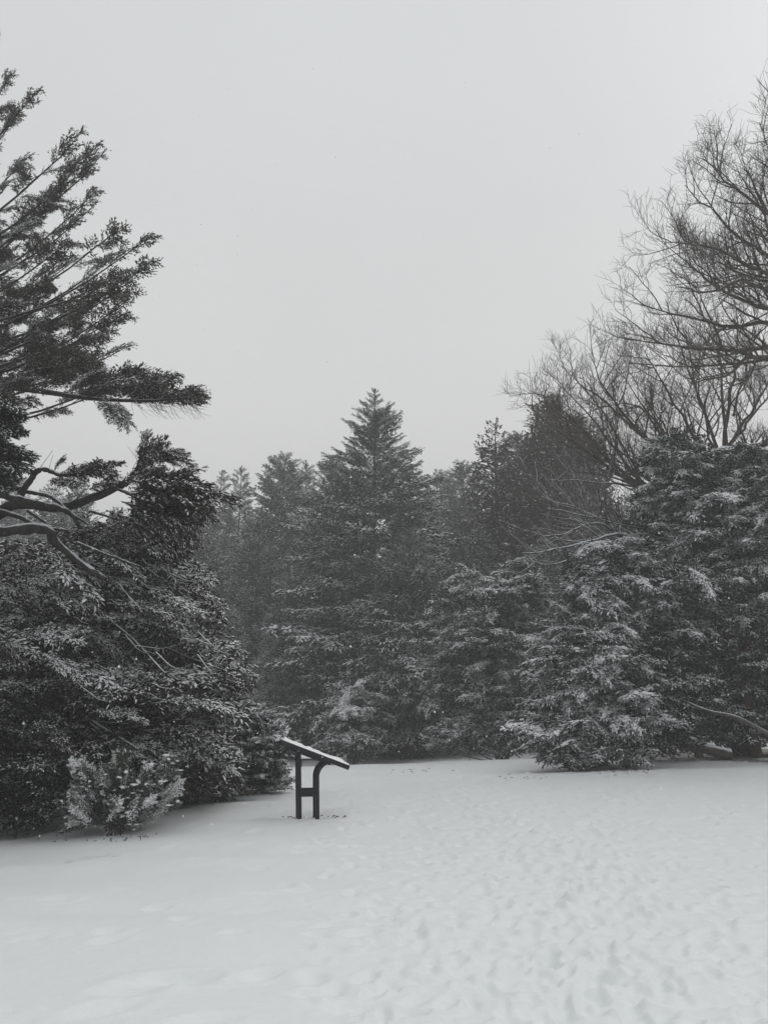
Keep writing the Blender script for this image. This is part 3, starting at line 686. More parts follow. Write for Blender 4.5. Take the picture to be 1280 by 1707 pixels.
MF = [M_BUSH, M_SNOW, M_BARK]
# little bush in front on the left
fb = hit(190, 1391)
d0 = fb[1]
def front_bush():
    foot = np.array([fb[0], fb[1], G(fb[0], fb[1])]); t = empty('yew_bush', foot, 'small leafy bush with upright snowy sprays standing alone on the lawn at left', 'bush')
    lib = bough_lib('spray', 6, .5, .13, MF, .75, 500, pads=.9, padr=.015, sp=.018, ssp=.021, sl=.058, sw=.0165, flat=.45, wood=.004, start=.03, base=.8)
    F = Foliage(41); r = F.r
    fill(F, foot + np.array([.02, 0, .48]), (.42, .34, .40), 1500, .09, .03, .15)
    for (cx, top, w, n) in ((135, 1262, 26, 34), (172, 1272, 20, 18), (208, 1250, 24, 34), (250, 1272, 18, 18), (288, 1260, 20, 26), (118, 1320, 16, 14), (235, 1320, 26, 16), (262, 1320, 16, 10), (190, 1330, 34, 22)):
        for k in range(n):
            lo = 1345 if n > 16 else 1368
            py = top + (lo - top) * r.rand() ** 1.5; px = cx + r.normal(0, w * .55) * (.5 + (py - top) / 110) * 1.0
            e = at(px, py, d0 + r.uniform(-.42, .42)); e[2] = max(e[2], foot[2] + .08)
            dr = norm((e - foot) * np.array([1, 1, .8]) + np.array([r.normal(0, .12), r.normal(0, .12), .12])); l = r.uniform(.26, .46)
            a = e - dr * l; a[2] = max(a[2], foot[2] + .05); put_bough(t, foot, lib, .5, a, e, r, 1.0, 'spray', .8)
            if r.rand() < .85:                            # lumps of snow caught in the spray
                for q in range(2):
                    c = e - dr * r.uniform(0, l * .8) + r.normal(0, .02, 3); hd = np.array([r.normal(), r.normal() * .6, 0]); hd = hd / np.linalg.norm(hd) * r.uniform(.03, .07)
                    F.pads.append((c + hd * np.linspace(-1, 1, 5)[:, None] + np.array([0, 0, .01]) + r.normal(0, .004, (5, 3)), np.array([.008, .021, .026, .019, .006]) * r.uniform(.7, 1.5)))
            if r.rand() < .3: F.wood(spline([foot + np.array([r.normal(0, .05), r.normal(0, .05), 0]), (foot + a) / 2 + np.array([0, 0, .02]), a], 6), .009, .004, 4)
    for (px, py) in ((102, 1384), (112, 1372), (124, 1360), (260, 1345), (246, 1362), (96, 1350)):
        e = at(px, py, d0 - .15); a = foot + (e - foot) * .5 + np.array([0, 0, .12]); put_bough(t, foot, lib, .5, a, e, r, .9, 'spray', .5)
        F.wood(spline([foot + np.array([0, 0, .1]), (foot + a) / 2 + np.array([0, 0, .1]), a], 6), .008, .004, 4)
    link('inner_twigs', F.build('inner_twigs', MF, foot), t)
    for k in range(6):
        a = k * 1.05; e = foot + np.array([cos(a) * .22, sin(a) * .18, .55 + .1 * r.rand()])
        me, _ = trunk_mesh('stem', foot + np.array([cos(a) * .04, sin(a) * .04, 0]), e, .022, .008, M_BARK, foot, k, sides=7, n=8, bend=.03); link('stem', me, t)
front_bush()

LIB_NEAR_DIM = bough_lib('bough', 4, 1.0, .30, MY, .16, 400, **NB)
LIB_BROWN_DIM = bough_lib('bough', 4, 1.0, .30, MB, .22, 405, **NB)
LIB_NEAR_BROWN = bough_lib('bough', 5, 1.0, .30, MB, .44, 410, pads=.18, padr=.014, **NB)
LIB_TIP = bough_lib('bough', 5, 1.0, .26, MB, .22, 470, **NB)
LIB_LAUREL = bough_lib('bough', 5, 1.0, .28, MY, .85, 490, pads=2.6, padr=.040, sp=.034, ssp=.036, sl=.085, sw=.030, flat=.35, start=.04, base=.8, wood=.007)
LIB_NEAR_WHITE = bough_lib('bough', 4, 1.0, .30, MY, .8, 420, pads=1.5, padr=.032, **NB)
YB = dict(sp=.046, ssp=.044, sl=.12, sw=.034, flat=.25, wood=.009, start=.05, droop=.3, hang=.12, arch=.09)
LIB_YEW = bough_lib('bough', 6, 1.4, .46, MY, .60, 430, pads=.95, padr=.034, **YB)
LIB_YEW_CAP = bough_lib('bough', 4, 1.4, .46, MY, .85, 480, pads=1.3, padr=.042, **YB)
LIB_YEW_DIM = bough_lib('bough', 4, 1.4, .46, MY, .35, 440, pads=.22, padr=.03, **YB)
LIB_MID = bough_lib('bough', 5, 1.6, .55, MS, .6, 450, pads=.7, padr=.040, sp=.062, ssp=.06, sl=.14, sw=.04, wood=.01, flat=.25, droop=.3, hang=.12, arch=.08)
KN = dict(L0=.85, Lb=1.0, csl=.12, csw=.05, woodp=0, stem_r=.02)
_, cnt['ly'] = shrub('yew_shrub', 'dark yew shrub with dim snowy sprays at the left border behind the small bush', 'shrub', gp(30, 13.6), [
    ell(15, 1260, 13.6, 110, 110, 90), ell(120, 1270, 14.6, 70, 60, 45), ell(0, 1335, 14.0, 70, 30, 26), ell(35, 1350, 13.9, 70, 22, 22)], MY, 51, lib=LIB_NEAR_DIM, **KN)
_, cnt['ly2'] = shrub('yew_shrub', 'tall dark yew shrub under the leaning limbs, left of the snowy bush by the sign', 'shrub', gp(250, 17.5), [
    ell(240, 1255, 17.5, 125, 75, 90), ell(130, 1180, 17.5, 130, 110, 75), ell(20, 1130, 17.5, 110, 130, 65), ell(230, 1312, 17, 110, 26, 40)], MB, 52, lib=LIB_BROWN_DIM, **KN)
_, cnt['sb'] = shrub('laurel_shrub', 'rounded bush thick with snow clumps directly left of the slanted sign', 'shrub', gp(425, 19.5), [
    ell(430, 1248, 18.6, 62, 70, 130), ell(375, 1235, 18.8, 45, 70, 55), ell(440, 1298, 19.3, 42, 24, 40), ell(395, 1300, 19, 40, 28, 30)], MY, 53, lib=LIB_LAUREL, L0=.6, Lb=1.0, csl=.12, csw=.05, ratio=.6)
_, cnt['sb2'] = shrub('juniper_shrub', 'low brownish shrub with little snow between the small bush and the snowy bush', 'shrub', gp(330, 18), [
    ell(335, 1270, 18, 75, 62, 80), ell(340, 1315, 17.6, 70, 26, 40)], MB, 54, lib=LIB_BROWN_DIM, **KN)
_, cnt['low'] = shrub('hemlock_shrub', 'low drooping snow tipped hemlock above the right end of the slanted sign', 'shrub', gp(592, 36.5), [
    ell(592, 1205, 36.5, 66, 44, 56), ell(585, 1238, 36, 58, 20, 22), ell(570, 1180, 36.5, 30, 25, 14)], MY, 55, lib=LIB_YEW_DIM, cap=LIB_YEW, Lb=1.4, L0=1.1, tipdown=.5)
_, cnt['mid'] = shrub('yew_tree', 'rounded snow flecked yew in the middle distance left of the big snowy yew', 'tree', gp(830, 32.5), [
    ell(815, 1075, 32.5, 105, 120, 110), ell(865, 1000, 33, 60, 70, 45), ell(745, 1130, 33.5, 60, 100, 45), ell(830, 1190, 32, 75, 60, 28), ell(765, 1222, 32.5, 60, 25, 18), ell(845, 1232, 31.8, 65, 22, 18)],
    MS, 56, stems=4, stem_r=.07, lib=LIB_MID, Lb=1.6, L0=1.5)
_, cnt['r1'] = shrub('yew_tree', 'spreading yew with snowy boughs sweeping to the ground, left of the tallest yew', 'tree', gp(985, 24.5), [
    ell(990, 1015, 24.6, 66, 85, 68), ell(980, 1120, 24.2, 100, 85, 78), ell(952, 1205, 23.7, 68, 48, 50), ell(1035, 1180, 23.6, 88, 75, 34), ell(985, 960, 24.3, 30, 46, 20), ell(950, 1250, 23.2, 50, 24, 20), ell(1040, 1250, 23.2, 60, 30, 14), ell(915, 1240, 23.2, 30, 14, 12)],
    MY, 57, stems=3, stem_r=.05, cap=LIB_YEW_CAP, lib=LIB_YEW, Lb=1.4, L0=1.35, tipdown=.2)
_, cnt['r2'] = shrub('yew_tree', 'tallest dark yew capped with snow at the right border, reddish trunk inside', 'tree', gp(1215, 25.8), [
    ell(1150, 870, 25.8, 112, 120, 88), ell(1255, 900, 25.2, 100, 135, 60), ell(1095, 985, 25.0, 96, 110, 52), ell(1120, 760, 25.8, 60, 40, 24), ell(1225, 775, 25.5, 60, 40, 22), ell(1340, 980, 25.8, 90, 180, 28), ell(1215, 1010, 25, 90, 70, 26)],
    MY, 58, stems=0, cap=LIB_YEW_CAP, capz=-.1, lib=LIB_YEW, Lb=1.4, L0=1.5, tipdown=.1)
_, cnt['r3'] = shrub('yew_tree', 'dark lower yew with little snow at the right border behind the pale bent stem', 'tree', gp(1190, 26.4), [
    ell(1110, 1130, 25.6, 95, 90, 55), ell(1215, 1120, 26, 105, 100, 65), ell(1290, 1150, 26, 60, 90, 30), ell(1120, 1215, 25, 70, 35, 30), ell(1245, 1215, 26.4, 80, 35, 24)],
    MY, 59, stems=3, stem_r=.06, lib=LIB_YEW_DIM, Lb=1.4, L0=1.5, tipdown=.1)
def part_limb(parent, off, pts, r0, r1, mat, name='limb', seed=0, sides=10, n=14, rough=.04):
    P = spline(pts, n); V, F = tubes(P[None], np.linspace(r0, r1, n)[None], sides)
    V = V + np.random.RandomState(seed).normal(0, r0 * rough, V.shape)
    return link(name, mesh_np(name, V - np.asarray(off, float), F, mats=[mat]), parent)
yb = [o for o in bpy.data.objects if o.get('label', '').startswith('tallest dark yew')][0]
M_RED = bark_mat('reddish_yew_bark', (.035, .024, .019), (.075, .050, .038), .5, .9, .6)
of = gp(1215, 25.8)
part_limb(yb, of, [at(1262, 1262, 25.4), at(1240, 1150, 25.2), at(1216, 1040, 25.0), at(1206, 950, 25.0), at(1190, 850, 25.4)], .15, .07, M_RED, 'trunk', 1)
part_limb(yb, of, [at(1238, 1150, 24.9), at(1250, 1050, 25), at(1290, 960, 25.2)], .11, .05, M_RED, 'stem', 2)
part_limb(yb, of, [at(1165, 1262, 24.4), at(1150, 1180, 24.6), at(1135, 1110, 24.8), at(1120, 1010, 25)], .12, .05, M_BARK, 'stem', 3)
part_limb(yb, of, [at(1085, 1262, 24.2), at(1080, 1180, 24.5), at(1100, 1080, 25)], .12, .05, M_BARK, 'stem', 4)
part_limb(yb, of, [at(1300, 1235, 23.2), at(1262, 1214, 23.1), at(1225, 1195, 23.1), at(1180, 1185, 23.5), at(1130, 1165, 24.6)], .065, .035, M_PALE, 'stem', 5)

def log_():
    a = at(1140, 1243, 24.3); b = at(1215, 1258, 24.6); t = empty('fallen_log', (a + b) / 2, 'dark fallen log on the snow under the right hand evergreens', 'log')
    part_limb(t, (a + b) / 2, [a, (a + b) / 2 + np.array([0, 0, .03]), b], .13, .17, M_BARK, 'stem', 6)
log_()

# ------------------------------------------------------------------ leaning conifer on the left (sprawling limbs)
def left_mass():
    base = np.array([X(-190, 15.5), 15.5, 0.]); base[2] = G(base[0], base[1])
    t = empty('leaning_conifer', base, 'sprawling conifer at left with long snowy limbs and shaggy brownish crown', 'tree')
    me, _ = trunk_mesh('trunk', base, at(-120, 760, 15), .34, .18, M_LIMB, base, 5, n=18, bend=.02); link('trunk', me, t)
    limbs = [
        ([(-160, 960, 15), (-10, 862, 14.6), (26, 841, 14.5), (100, 845, 14.4), (160, 828, 14.3), (215, 800, 14.2), (234, 772, 14.2), (236, 742, 14.2)], .13, .028),
        ([(27, 838, 14.5), (48, 805, 14.4), (69, 782, 14.3), (105, 792, 14.2), (150, 790, 14.2)], .075, .02),
        ([(-150, 800, 15), (-10, 822, 14.1), (40, 835, 14.0), (95, 845, 14.0), (120, 858, 13.9), (135, 882, 13.9)], .10, .025),
        ([(46, 820, 14.3), (85, 828, 14.1), (115, 852, 14.0), (148, 875, 13.9)], .045, .018),
        ([(-120, 830, 15), (15, 856, 14.2), (60, 875, 14.0), (115, 885, 13.9)], .075, .02),
        ([(-150, 900, 15), (-10, 887, 13.9), (72, 881, 13.8), (92, 902, 13.8), (130, 935, 13.8), (176, 966, 13.7)], .12, .045),
        ([(48, 852, 14.2), (72, 868, 14.1), (95, 882, 14.0)], .035, .015),
        ([(130, 905, 14), (180, 925, 13.7), (235, 945, 13.5)], .035, .015),
        ([(190, 672 + 140, 14.2), (212, 822, 14.1), (255, 840, 14.0), (310, 845, 13.9)], .03, .012),
        ([(150, 852, 14.2), (185, 862, 14.1), (205, 868, 14)], .03, .012),
        ([(140, 1195, 14.6), (185, 1222, 14.4), (232, 1250, 14.2)], .045, .02),
        ([(140, 1198, 14.6), (170, 1225, 14.4), (190, 1262, 14.3)], .035, .018),
        ([(150, 1203, 14.6), (215, 1207, 14.4)], .022, .012),
        ([(-60, 1050, 15), (50, 1145, 14.3), (75, 1185, 14.2)], .06, .03),
        ([(150, 1010, 14.6), (215, 1060, 14.2), (275, 1122, 13.9)], .035, .015),
        ([(-100, 980, 15.8), (60, 1000, 15.6), (180, 1040, 15.6), (300, 1090, 15.4), (380, 1120, 15.4)], .05, .012)]
    for i, (pp, r0, r1) in enumerate(limbs):
        lo_ = part_limb(t, base, [at(*q) for q in pp], r0 * .9, r1, M_LIMB, 'limb', i, n=30, rough=.11)
        if i < 10:
            T = Twigs(900 + i); P = spline([at(*q) for q in pp], 12)[3:]; T.grow(P, r0 * .22, 3, 3, .75)
            tw = link('twigs', T.build('twigs', base, M_LIMB), lo_)
    r = np.random.RandomState(6)
    K = dict(sp=.06, ssp=.05, sl=.092, sw=.036)
    clusters = [  # start px,py ; end px,py ; n ; spread
        ((232, 790), (262, 728), 5, 12), ((236, 750), (250, 728), 3, 8), ((240, 762), (300, 768), 6, 12), ((240, 800), (335, 805), 7, 16), ((230, 810), (360, 850), 10, 18),
        ((220, 830), (345, 835), 8, 16), ((230, 850), (330, 880), 8, 18), ((105, 790), (188, 783), 5, 9), ((85, 798), (135, 808), 3, 8), ((90, 778), (112, 763), 2, 6),
        ((150, 815), (205, 800), 3, 8), ((205, 850), (290, 900), 7, 20), ((66, 784), (42, 772), 1, 4), ((205, 812), (260, 790), 4, 12)]
    for (a, b, n, s) in clusters:
        for k in range(n):
            d = 14.1 + r.uniform(-.6, .6); A = at(a[0] + r.normal(0, s * .5), a[1] + r.normal(0, s * .5), d); B = at(b[0] + r.normal(0, s * .9), b[1] + r.normal(0, s * .8), d + r.uniform(-.5, .5))
            put_bough(t, base, LIB_TIP, 1.0, A, B, r, .8, roll=.5)
    poly = np.array([(-60, 900), (60, 905), (130, 890), (240, 850), (335, 872), (340, 925), (368, 985), (400, 1050), (425, 1085), (430, 1130), (400, 1165), (420, 1200), (405, 1240), (395, 1290), (330, 1300), (180, 1265), (90, 1250), (-60, 1260)], float)
    def inside(x, y):
        c = False; j = len(poly) - 1
        for i in range(len(poly)):
            if (poly[i, 1] > y) != (poly[j, 1] > y) and x < (poly[j, 0] - poly[i, 0]) * (y - poly[i, 1]) / (poly[j, 1] - poly[i, 1]) + poly[i, 0]: c = not c
            j = i
        return c
    n = 0
    while n < 225:
        x = r.uniform(-60, 440); y = r.uniform(870, 1300)
        if not inside(x, y) or (x < 210 and y < 950): continue
        n += 1; d = 14.6 + r.uniform(-1.4, 1.6) + .004 * max(0, x - 150); l = r.uniform(80, 150)
        sg = -1 if (r.rand() < .15 and x < 280) else 1; dirx = sg * r.normal(.92, .15); diry = r.normal(.16 if y < 1050 else .0, .28)
        B = at(x, y, d); A = at(x - dirx * l, max(y - diry * l, 915 if x < 260 else 0), d + r.uniform(-.3, .8))
        put_bough(t, base, LIB_NEAR_WHITE if (x > 385 and r.rand() < .6) else (LIB_BROWN_DIM if y > 1130 and r.rand() < .8 else LIB_NEAR_BROWN), 1.0, A, B, r, .85, roll=.35)
    F = Foliage(61); m = 0
    while m < 11000:
        x = r.uniform(-60, 430); y = r.uniform(880, 1330)
        if not (inside(x + 16, y) or inside(x + 16, y - 60)): continue
        m += 1; q = at(x, y, 16.4 + r.uniform(-1.6, 1.2)); q[2] = max(q[2], G(q[0], q[1]) + .05)
        F.add(q[None], norm(r.normal(size=(1, 3)) * np.array([1, 1, .5])), np.array([.14 * r.uniform(.6, 1.4)]), np.array([.05 * r.uniform(.6, 1.4)]), np.array([.3]))
    for k in range(24):                                   # bare inner branchlets
        x = r.uniform(60, 340); y = r.uniform(900, 1150); d = r.uniform(13.4, 14.6)
        if inside(x, y) and inside(x + 50, y + 20):
            p = limb_path(at(x, y, d), at(x + r.uniform(25, 70), y + r.uniform(-8, 45), d - .3), .03, .1, 6, .12, r); F.wood(p, .011, .004, 4)
    link('inner_twigs', F.build('inner_twigs', MB, base), t)

# ------------------------------------------------------------------ tall spruce at the upper left, trunk outside the picture
def left_spruce():
    d0 = 15.5; base = np.array([X(-260, d0), d0, 0.]); base[2] = G(base[0], base[1])
    t = empty('fir_tree', base, 'tall fir at the left border, upswept boughs and one long level lower limb', 'tree')
    topz = at(-150, 20, d0)[2]
    me, _ = trunk_mesh('trunk', base, (base[0] + .3, base[1], topz), .30, .05, M_BARK, base, 9, n=20); link('trunk', me, t)
    r = np.random.RandomState(8)
    K = dict(sp=.068, ssp=.056, sl=.095, sw=.040)
    bl = [  # start, end px, half reach, sag
        ((-150, 230), (-10, 60)), ((-150, 300), (20, 120)), ((-150, 330), (66, 150)), ((-130, 350), (30, 190)), ((-150, 420), (140, 216)), ((-150, 450), (165, 240)), ((-140, 480), (120, 300)),
        ((-140, 470), (172, 256)), ((-150, 520), (160, 318)), ((-150, 500), (150, 350)), ((-150, 560), (207, 376)), ((-150, 520), (120, 400)), ((-150, 545), (256, 390)), ((-150, 570), (258, 432)),
        ((-150, 560), (200, 420)), ((-150, 590), (215, 470)), ((-150, 600), (218, 497)), ((-150, 620), (175, 470)), ((-150, 610), (215, 520)), ((-150, 640), (190, 548)), ((-150, 640), (218, 575)), ((-150, 650), (160, 600)),
        ((-150, 655), (230, 612)), ((-150, 670), (205, 640)), ((-150, 600), (120, 520)), ((-150, 540), (90, 440)), ((-150, 480), (60, 360)), ((-150, 400), (50, 260)), ((-150, 620), (80, 570)), ((-150, 500), (215, 450)),
        ((-150, 440), (95, 330)), ((-150, 620), (140, 545)), ((-150, 600), (60, 480)), ((-150, 430), (20, 300)), ((-150, 380), (-10, 220)), ((-150, 520), (30, 410)), ((-150, 470), (-20, 350)), ((-150, 600), (10, 540)), ((-150, 560), (170, 500)),
        ((-150, 520), (130, 430)), ((-150, 590), (150, 560)), ((-150, 630), (100, 610))]
    def spray(par, A, B, w=1.0): put_bough(par, base, LIB_FIR, 1.0, A, B, r, w, 'spray', .4)
    for i, (a, b) in enumerate(bl):
        F = Foliage(100 + i); dt = d0 + r.uniform(-1.6, 1.6)
        B = at(b[0], b[1], dt); A = np.array([base[0], base[1], at(-130, a[1] + 40, d0)[2]])
        p = limb_path(A, B, .05, .10, 10, .06, r); L = np.linalg.norm(B - A); F.wood(p, .05, .007, 6)
        bo = link('bough', F.build('bough', MBS, base), t)
        dr = norm(p[-1] - p[5]); spray(bo, p[8] - dr * .35, p[9] + dr * .02)
        for k in range(5):
            tt = r.uniform(.42, .93); q = p[int(tt * 9)]; sd = norm(np.cross(dr, [0, 0, 1.])) * (1 if k % 2 else -1)
            e = q + norm(dr * .9 + sd * r.uniform(.3, .9) + np.array([0, 0, r.normal(-.02, .22)])) * r.uniform(.6, 1.15) * (1.25 - .5 * tt)
            spray(bo, q, e)
    F = Foliage(180)
    P = spline([(base[0], base[1], at(-130, 660, 15.5)[2]), at(-20, 645, 14.8), at(60, 651, 14.5), at(150, 664, 14.3), at(250, 668, 14.1), at(338, 660, 14)], 18)
    F.wood(P, .085, .012, 8)
    lo = []
    def pt(px, py, d=14.2): return at(px, py, d)
    for (a, b, n, s) in [((250, 668), (338, 655), 5, 5), ((200, 662), (290, 630), 6, 7), ((150, 660), (235, 620), 5, 9), ((120, 655), (180, 620), 5, 9), ((165, 668), (208, 708), 4, 7), ((190, 670), (218, 700), 3, 5),
                           ((60, 650), (130, 625), 4, 10), ((0, 645), (60, 630), 4, 10), ((130, 660), (175, 640), 4, 8), ((40, 620), (150, 600), 4, 12), ((280, 667), (325, 645), 3, 5), ((210, 668), (290, 655), 4, 5)]:
        for k in range(n):
            lo.append((pt(a[0] + r.normal(0, s * .5), a[1] + r.normal(0, 2)), pt(b[0] + r.normal(0, s), b[1] + r.normal(0, s * .6), 14.2 + r.uniform(-.5, .5))))
    # bare hanging twiglets under the limb
    for k in range(60):
        x = r.uniform(215, 325); A = pt(x, 668); B = pt(x + r.uniform(5, 40), 672 + r.uniform(5, 28), 14.2 + r.uniform(-.3, .3)); F.wood(limb_path(A, B, .1, 0, 5), .004, .002, 3)
    bo = link('bough', F.build('bough', MBS, base), t)
    for A, B in lo: spray(bo, A, B)
    # sparse boughs on the far side and below the frame edge
    F = Foliage(181)
    for i in range(50):
        z = r.uniform(4.5, topz - base[2] - .5); az = r.uniform(radians(75), radians(290)); L = 2.6 * (1 - .6 * z / (topz - base[2]))
        A = base + np.array([0, 0, z]); B = A + np.array([cos(az), sin(az), .35]) * L
        p = limb_path(A, B, .05, .07, 6); bough(F, p, .4, sp=.16, ssp=.12, sl=.15, sw=.05, snow=.3); F.wood(p, .04, .01, 4)
    link('crown', F.build('crown', MBS, base), t)
MBS = [M_FIR, M_SNOW, M_LIMB]
LIB_FIR = bough_lib('spray', 5, 1.0, .24, MBS, .4, 460, sp=.03, ssp=.032, sl=.072, sw=.018, wood=.006, flat=.30, tap=.5, base=1, start=.05)
left_spruce()

def left_dark():
    d = 12.5; base = np.array([X(-190, d), d, 0.]); base[2] = G(base[0], base[1])
    t = empty('young_spruce', base, 'dark spruce tips poking in at the left border below the long level limb', 'tree')
    me, _ = trunk_mesh('trunk', base, at(-190, 560, d), .12, .03, M_BARK, base, 3); link('trunk', me, t)
    r = np.random.RandomState(71)
    for (a, b, n) in [((-190, 600), (18, 672), 4), ((-190, 640), (45, 690), 5), ((-190, 670), (38, 706), 4), ((-190, 700), (44, 724), 5), ((-190, 720), (25, 735), 4), ((-190, 740), (56, 758), 5), ((-190, 770), (35, 775), 4), ((-190, 790), (32, 800), 5), ((-190, 800), (15, 815), 4)]:
        for k in range(n):
            B = at(b[0] - abs(r.normal(0, 14)), b[1] + r.normal(0, 4), d + r.uniform(-.5, .5)); A = B + (np.array([base[0], base[1], B[2] + .1]) - B) * .62
            put_bough(t, base, LIB_NEAR_DIM, 1.0, A, B, r, .75, roll=.2)
left_dark()

# ------------------------------------------------------------------ bare deciduous trees on the right
class Twigs:
    def __init__(s, seed): s.r = np.random.RandomState(seed); s.q = {}
    def put(s, P, r0, r1, sides):
        n = len(P); s.q.setdefault((n, sides), []).append((P, np.linspace(r0, r1, n)))
    def grow(s, P, rad, lvl, maxl, L, up=.3):
        r = s.r; n = len(P); nk = {1: 14, 2: 8, 3: 5}[lvl]
        nk = max(2, int(nk * r.uniform(.8, 1.2)))
        for k in range(nk):
            t = .22 + .76 * (k + r.rand()) / nk; i = min(int(t * (n - 1)), n - 2); u = t * (n - 1) - i
            b = P[i] * (1 - u) + P[i + 1] * u; T = norm(P[i + 1] - P[i])
            sd = norm(r.normal(size=3) * np.array([1, .8, 1])); sd = norm(sd - T * np.dot(sd, T)); 
            if sd[2] < 0 and r.rand() < .6: sd = -sd
            a = radians(r.uniform(26, 58)); D = norm(T * cos(a) + sd * sin(a))
            l = max(L * r.uniform(.42, .78) * (1 - .4 * t), .38 * r.uniform(.7, 1.2)); rc = max(rad * (1 - .7 * t) * .5, .0058)
            m = {1: 9, 2: 5, 3: 3}[lvl]; Q = [b]; d = D
            for j in range(m - 1):
                d = norm(d + r.normal(0, .15 if lvl > 1 else .12, 3) + np.array([0, 0, up * (.10 if lvl == 1 else .02)])); Q.append(Q[-1] + d * l / (m - 1))
            Q = np.array(Q); s.put(Q, rc, max(rc * .35, .0030), {1: 5, 2: 4, 3: 3}[lvl])
            if lvl < maxl: s.grow(Q, rc, lvl + 1, maxl, l, up)
    def build(s, name, off, mat):
        V = []; F = []; nv = 0
        for (n, sd), L in s.q.items():
            v, f = tubes(np.array([a for a, b in L]), np.array([b for a, b in L]), sd); V.append(v); F.append(f + nv); nv += len(v)
        return mesh_np(name, np.concatenate(V) - np.asarray(off, float), np.concatenate(F), mats=[mat])
def bare_tree(label, px, d, top, rt, limbs, seed):
    x = X(px, d); base = np.array([x, d, G(x, d)]); t = empty('bare_tree', base, label, 'tree', 'leafless trees')
    me, tp = trunk_mesh('trunk', base, at(*top), rt, rt * .06, M_TWIG, base, seed, n=22, bend=.012); link('trunk', me, t)
    for i, (pp, r0, lv) in enumerate(limbs):
        T = Twigs(seed * 50 + i); P = spline([at(*q) for q in pp], 14); P = P[0] + (P - P[0]) * .94; r0 = r0 * (1.15 if lv == 3 else 1.3); L = np.linalg.norm(P[-1] - P[0])
        P[1:-1] += T.r.normal(0, .035, (12, 3))
        T.put(P, r0, .016 if lv < 3 else .009, 7); T.grow(P, r0, 1, lv, min(L * .55, 3.6))
        if r0 >= .07 and i % 3 != 2:                      # a forking companion limb
            off = T.r.normal(0, 1, (14, 3)) * .03 + (np.linspace(0, 1, 14) ** 1.2)[:, None] * (T.r.normal(0, .75, 3) * np.array([1, 1.6, .9]) - .12 * (P[-1] - P[0]))[None]
            P2 = P + off; T.put(P2[3:], r0 * .6, .007, 5); T.grow(P2[3:], r0 * .6, 1, lv, min(L * .5, 3.2))
        link('limb', T.build('limb', base, M_SNOWY if lv < 3 and pp[-1][1] > 780 else M_TWIG), t)
D1 = 28.5
bare_tree('leafless tree fanning low snowy limbs leftwards from behind the snowy yew', 1212, D1, (1196, 520, D1), .20, [
    ([(1208, 900, D1), (1130, 860, D1 - 1), (1060, 805, D1 - 1.6), (960, 745, D1 - 2), (850, 655, D1 - 2.5)], .11, 3),
    ([(1208, 880, D1), (1120, 830, D1 - .5), (1050, 790, D1 - .5), (985, 700, D1 - .6), (905, 618, D1 - 1)], .09, 3),
    ([(1208, 860, D1), (1130, 800, D1 + .5), (1060, 720, D1 + 1), (985, 650, D1 + 1.5), (945, 620, D1 + 2)], .09, 3),
    ([(1208, 840, D1), (1140, 770, D1 + 1), (1080, 690, D1 + 1.6), (1020, 600, D1 + 2)], .08, 3),
    ([(1208, 890, D1), (1110, 840, D1 - 2), (1030, 790, D1 - 3), (950, 700, D1 - 3.6), (880, 640, D1 - 4)], .085, 3),
    ([(1208, 870, D1), (1120, 790, D1 - 1.4), (1050, 700, D1 - 2.2), (1000, 640, D1 - 2.6), (965, 570, D1 - 3)], .08, 3),
    ([(1208, 850, D1), (1150, 780, D1 + 1.4), (1100, 720, D1 + 2), (1040, 660, D1 + 2.4), (900, 700, D1 + 3)], .07, 3),
    ([(1208, 820, D1), (1165, 740, D1 - 1), (1110, 650, D1 - 1.5), (1060, 560, D1 - 2)], .08, 3),
    ([(1206, 790, D1), (1180, 700, D1 + 1), (1140, 600, D1 + 1.5), (1110, 510, D1 + 2)], .07, 3),
    ([(1206, 760, D1), (1215, 660, D1 + .5), (1230, 560, D1 + 1), (1225, 470, D1 + 1)], .07, 3),
    ([(1207, 760, D1), (1250, 690, D1 + .5), (1300, 600, D1 + 1)], .08, 3),
    ([(1208, 800, D1), (1240, 752, D1 - 1), (1290, 735, D1 - 2), (1360, 690, D1 - 2.4)], .12, 3),
    ([(1208, 830, D1), (1270, 790, D1 - .4), (1350, 740, D1 - .8)], .10, 2),
    ([(1209, 940, D1), (1120, 885, D1 - 1.5), (1040, 868, D1 - 2.4), (960, 850, D1 - 3), (880, 815, D1 - 3.6)], .06, 2),
    ([(1209, 950, D1), (1110, 900, D1 - 1.5), (1040, 870, D1 - 2.4), (975, 855, D1 - 3), (890, 840, D1 - 3.6)], .06, 1),
    ([(1209, 950, D1), (1110, 900, D1 - 2), (1030, 885, D1 - 3), (980, 893, D1 - 3.4), (920, 910, D1 - 3.8), (845, 920, D1 - 4)], .07, 2),
    ([(1209, 960, D1), (1080, 905, D1 - 2), (1020, 890, D1 - 2.6), (985, 862, D1 - 3), (930, 880, D1 - 3.3), (880, 890, D1 - 3.6)], .06, 1),
    ([(1209, 990, D1), (1080, 940, D1 - 3), (960, 930, D1 - 4), (900, 940, D1 - 4.2), (855, 925, D1 - 4.3)], .055, 1),
    ([(1209, 930, D1), (1100, 820, D1 - 1), (1000, 798, D1 - 1.5), (890, 790, D1 - 2)], .05, 2),
    ([(1100, 1080, D1 - 3), (980, 1045, D1 - 4.3), (920, 1045, D1 - 4.4), (868, 1035, D1 - 4.5)], .025, 1),
], 3)
D2 = 23.0
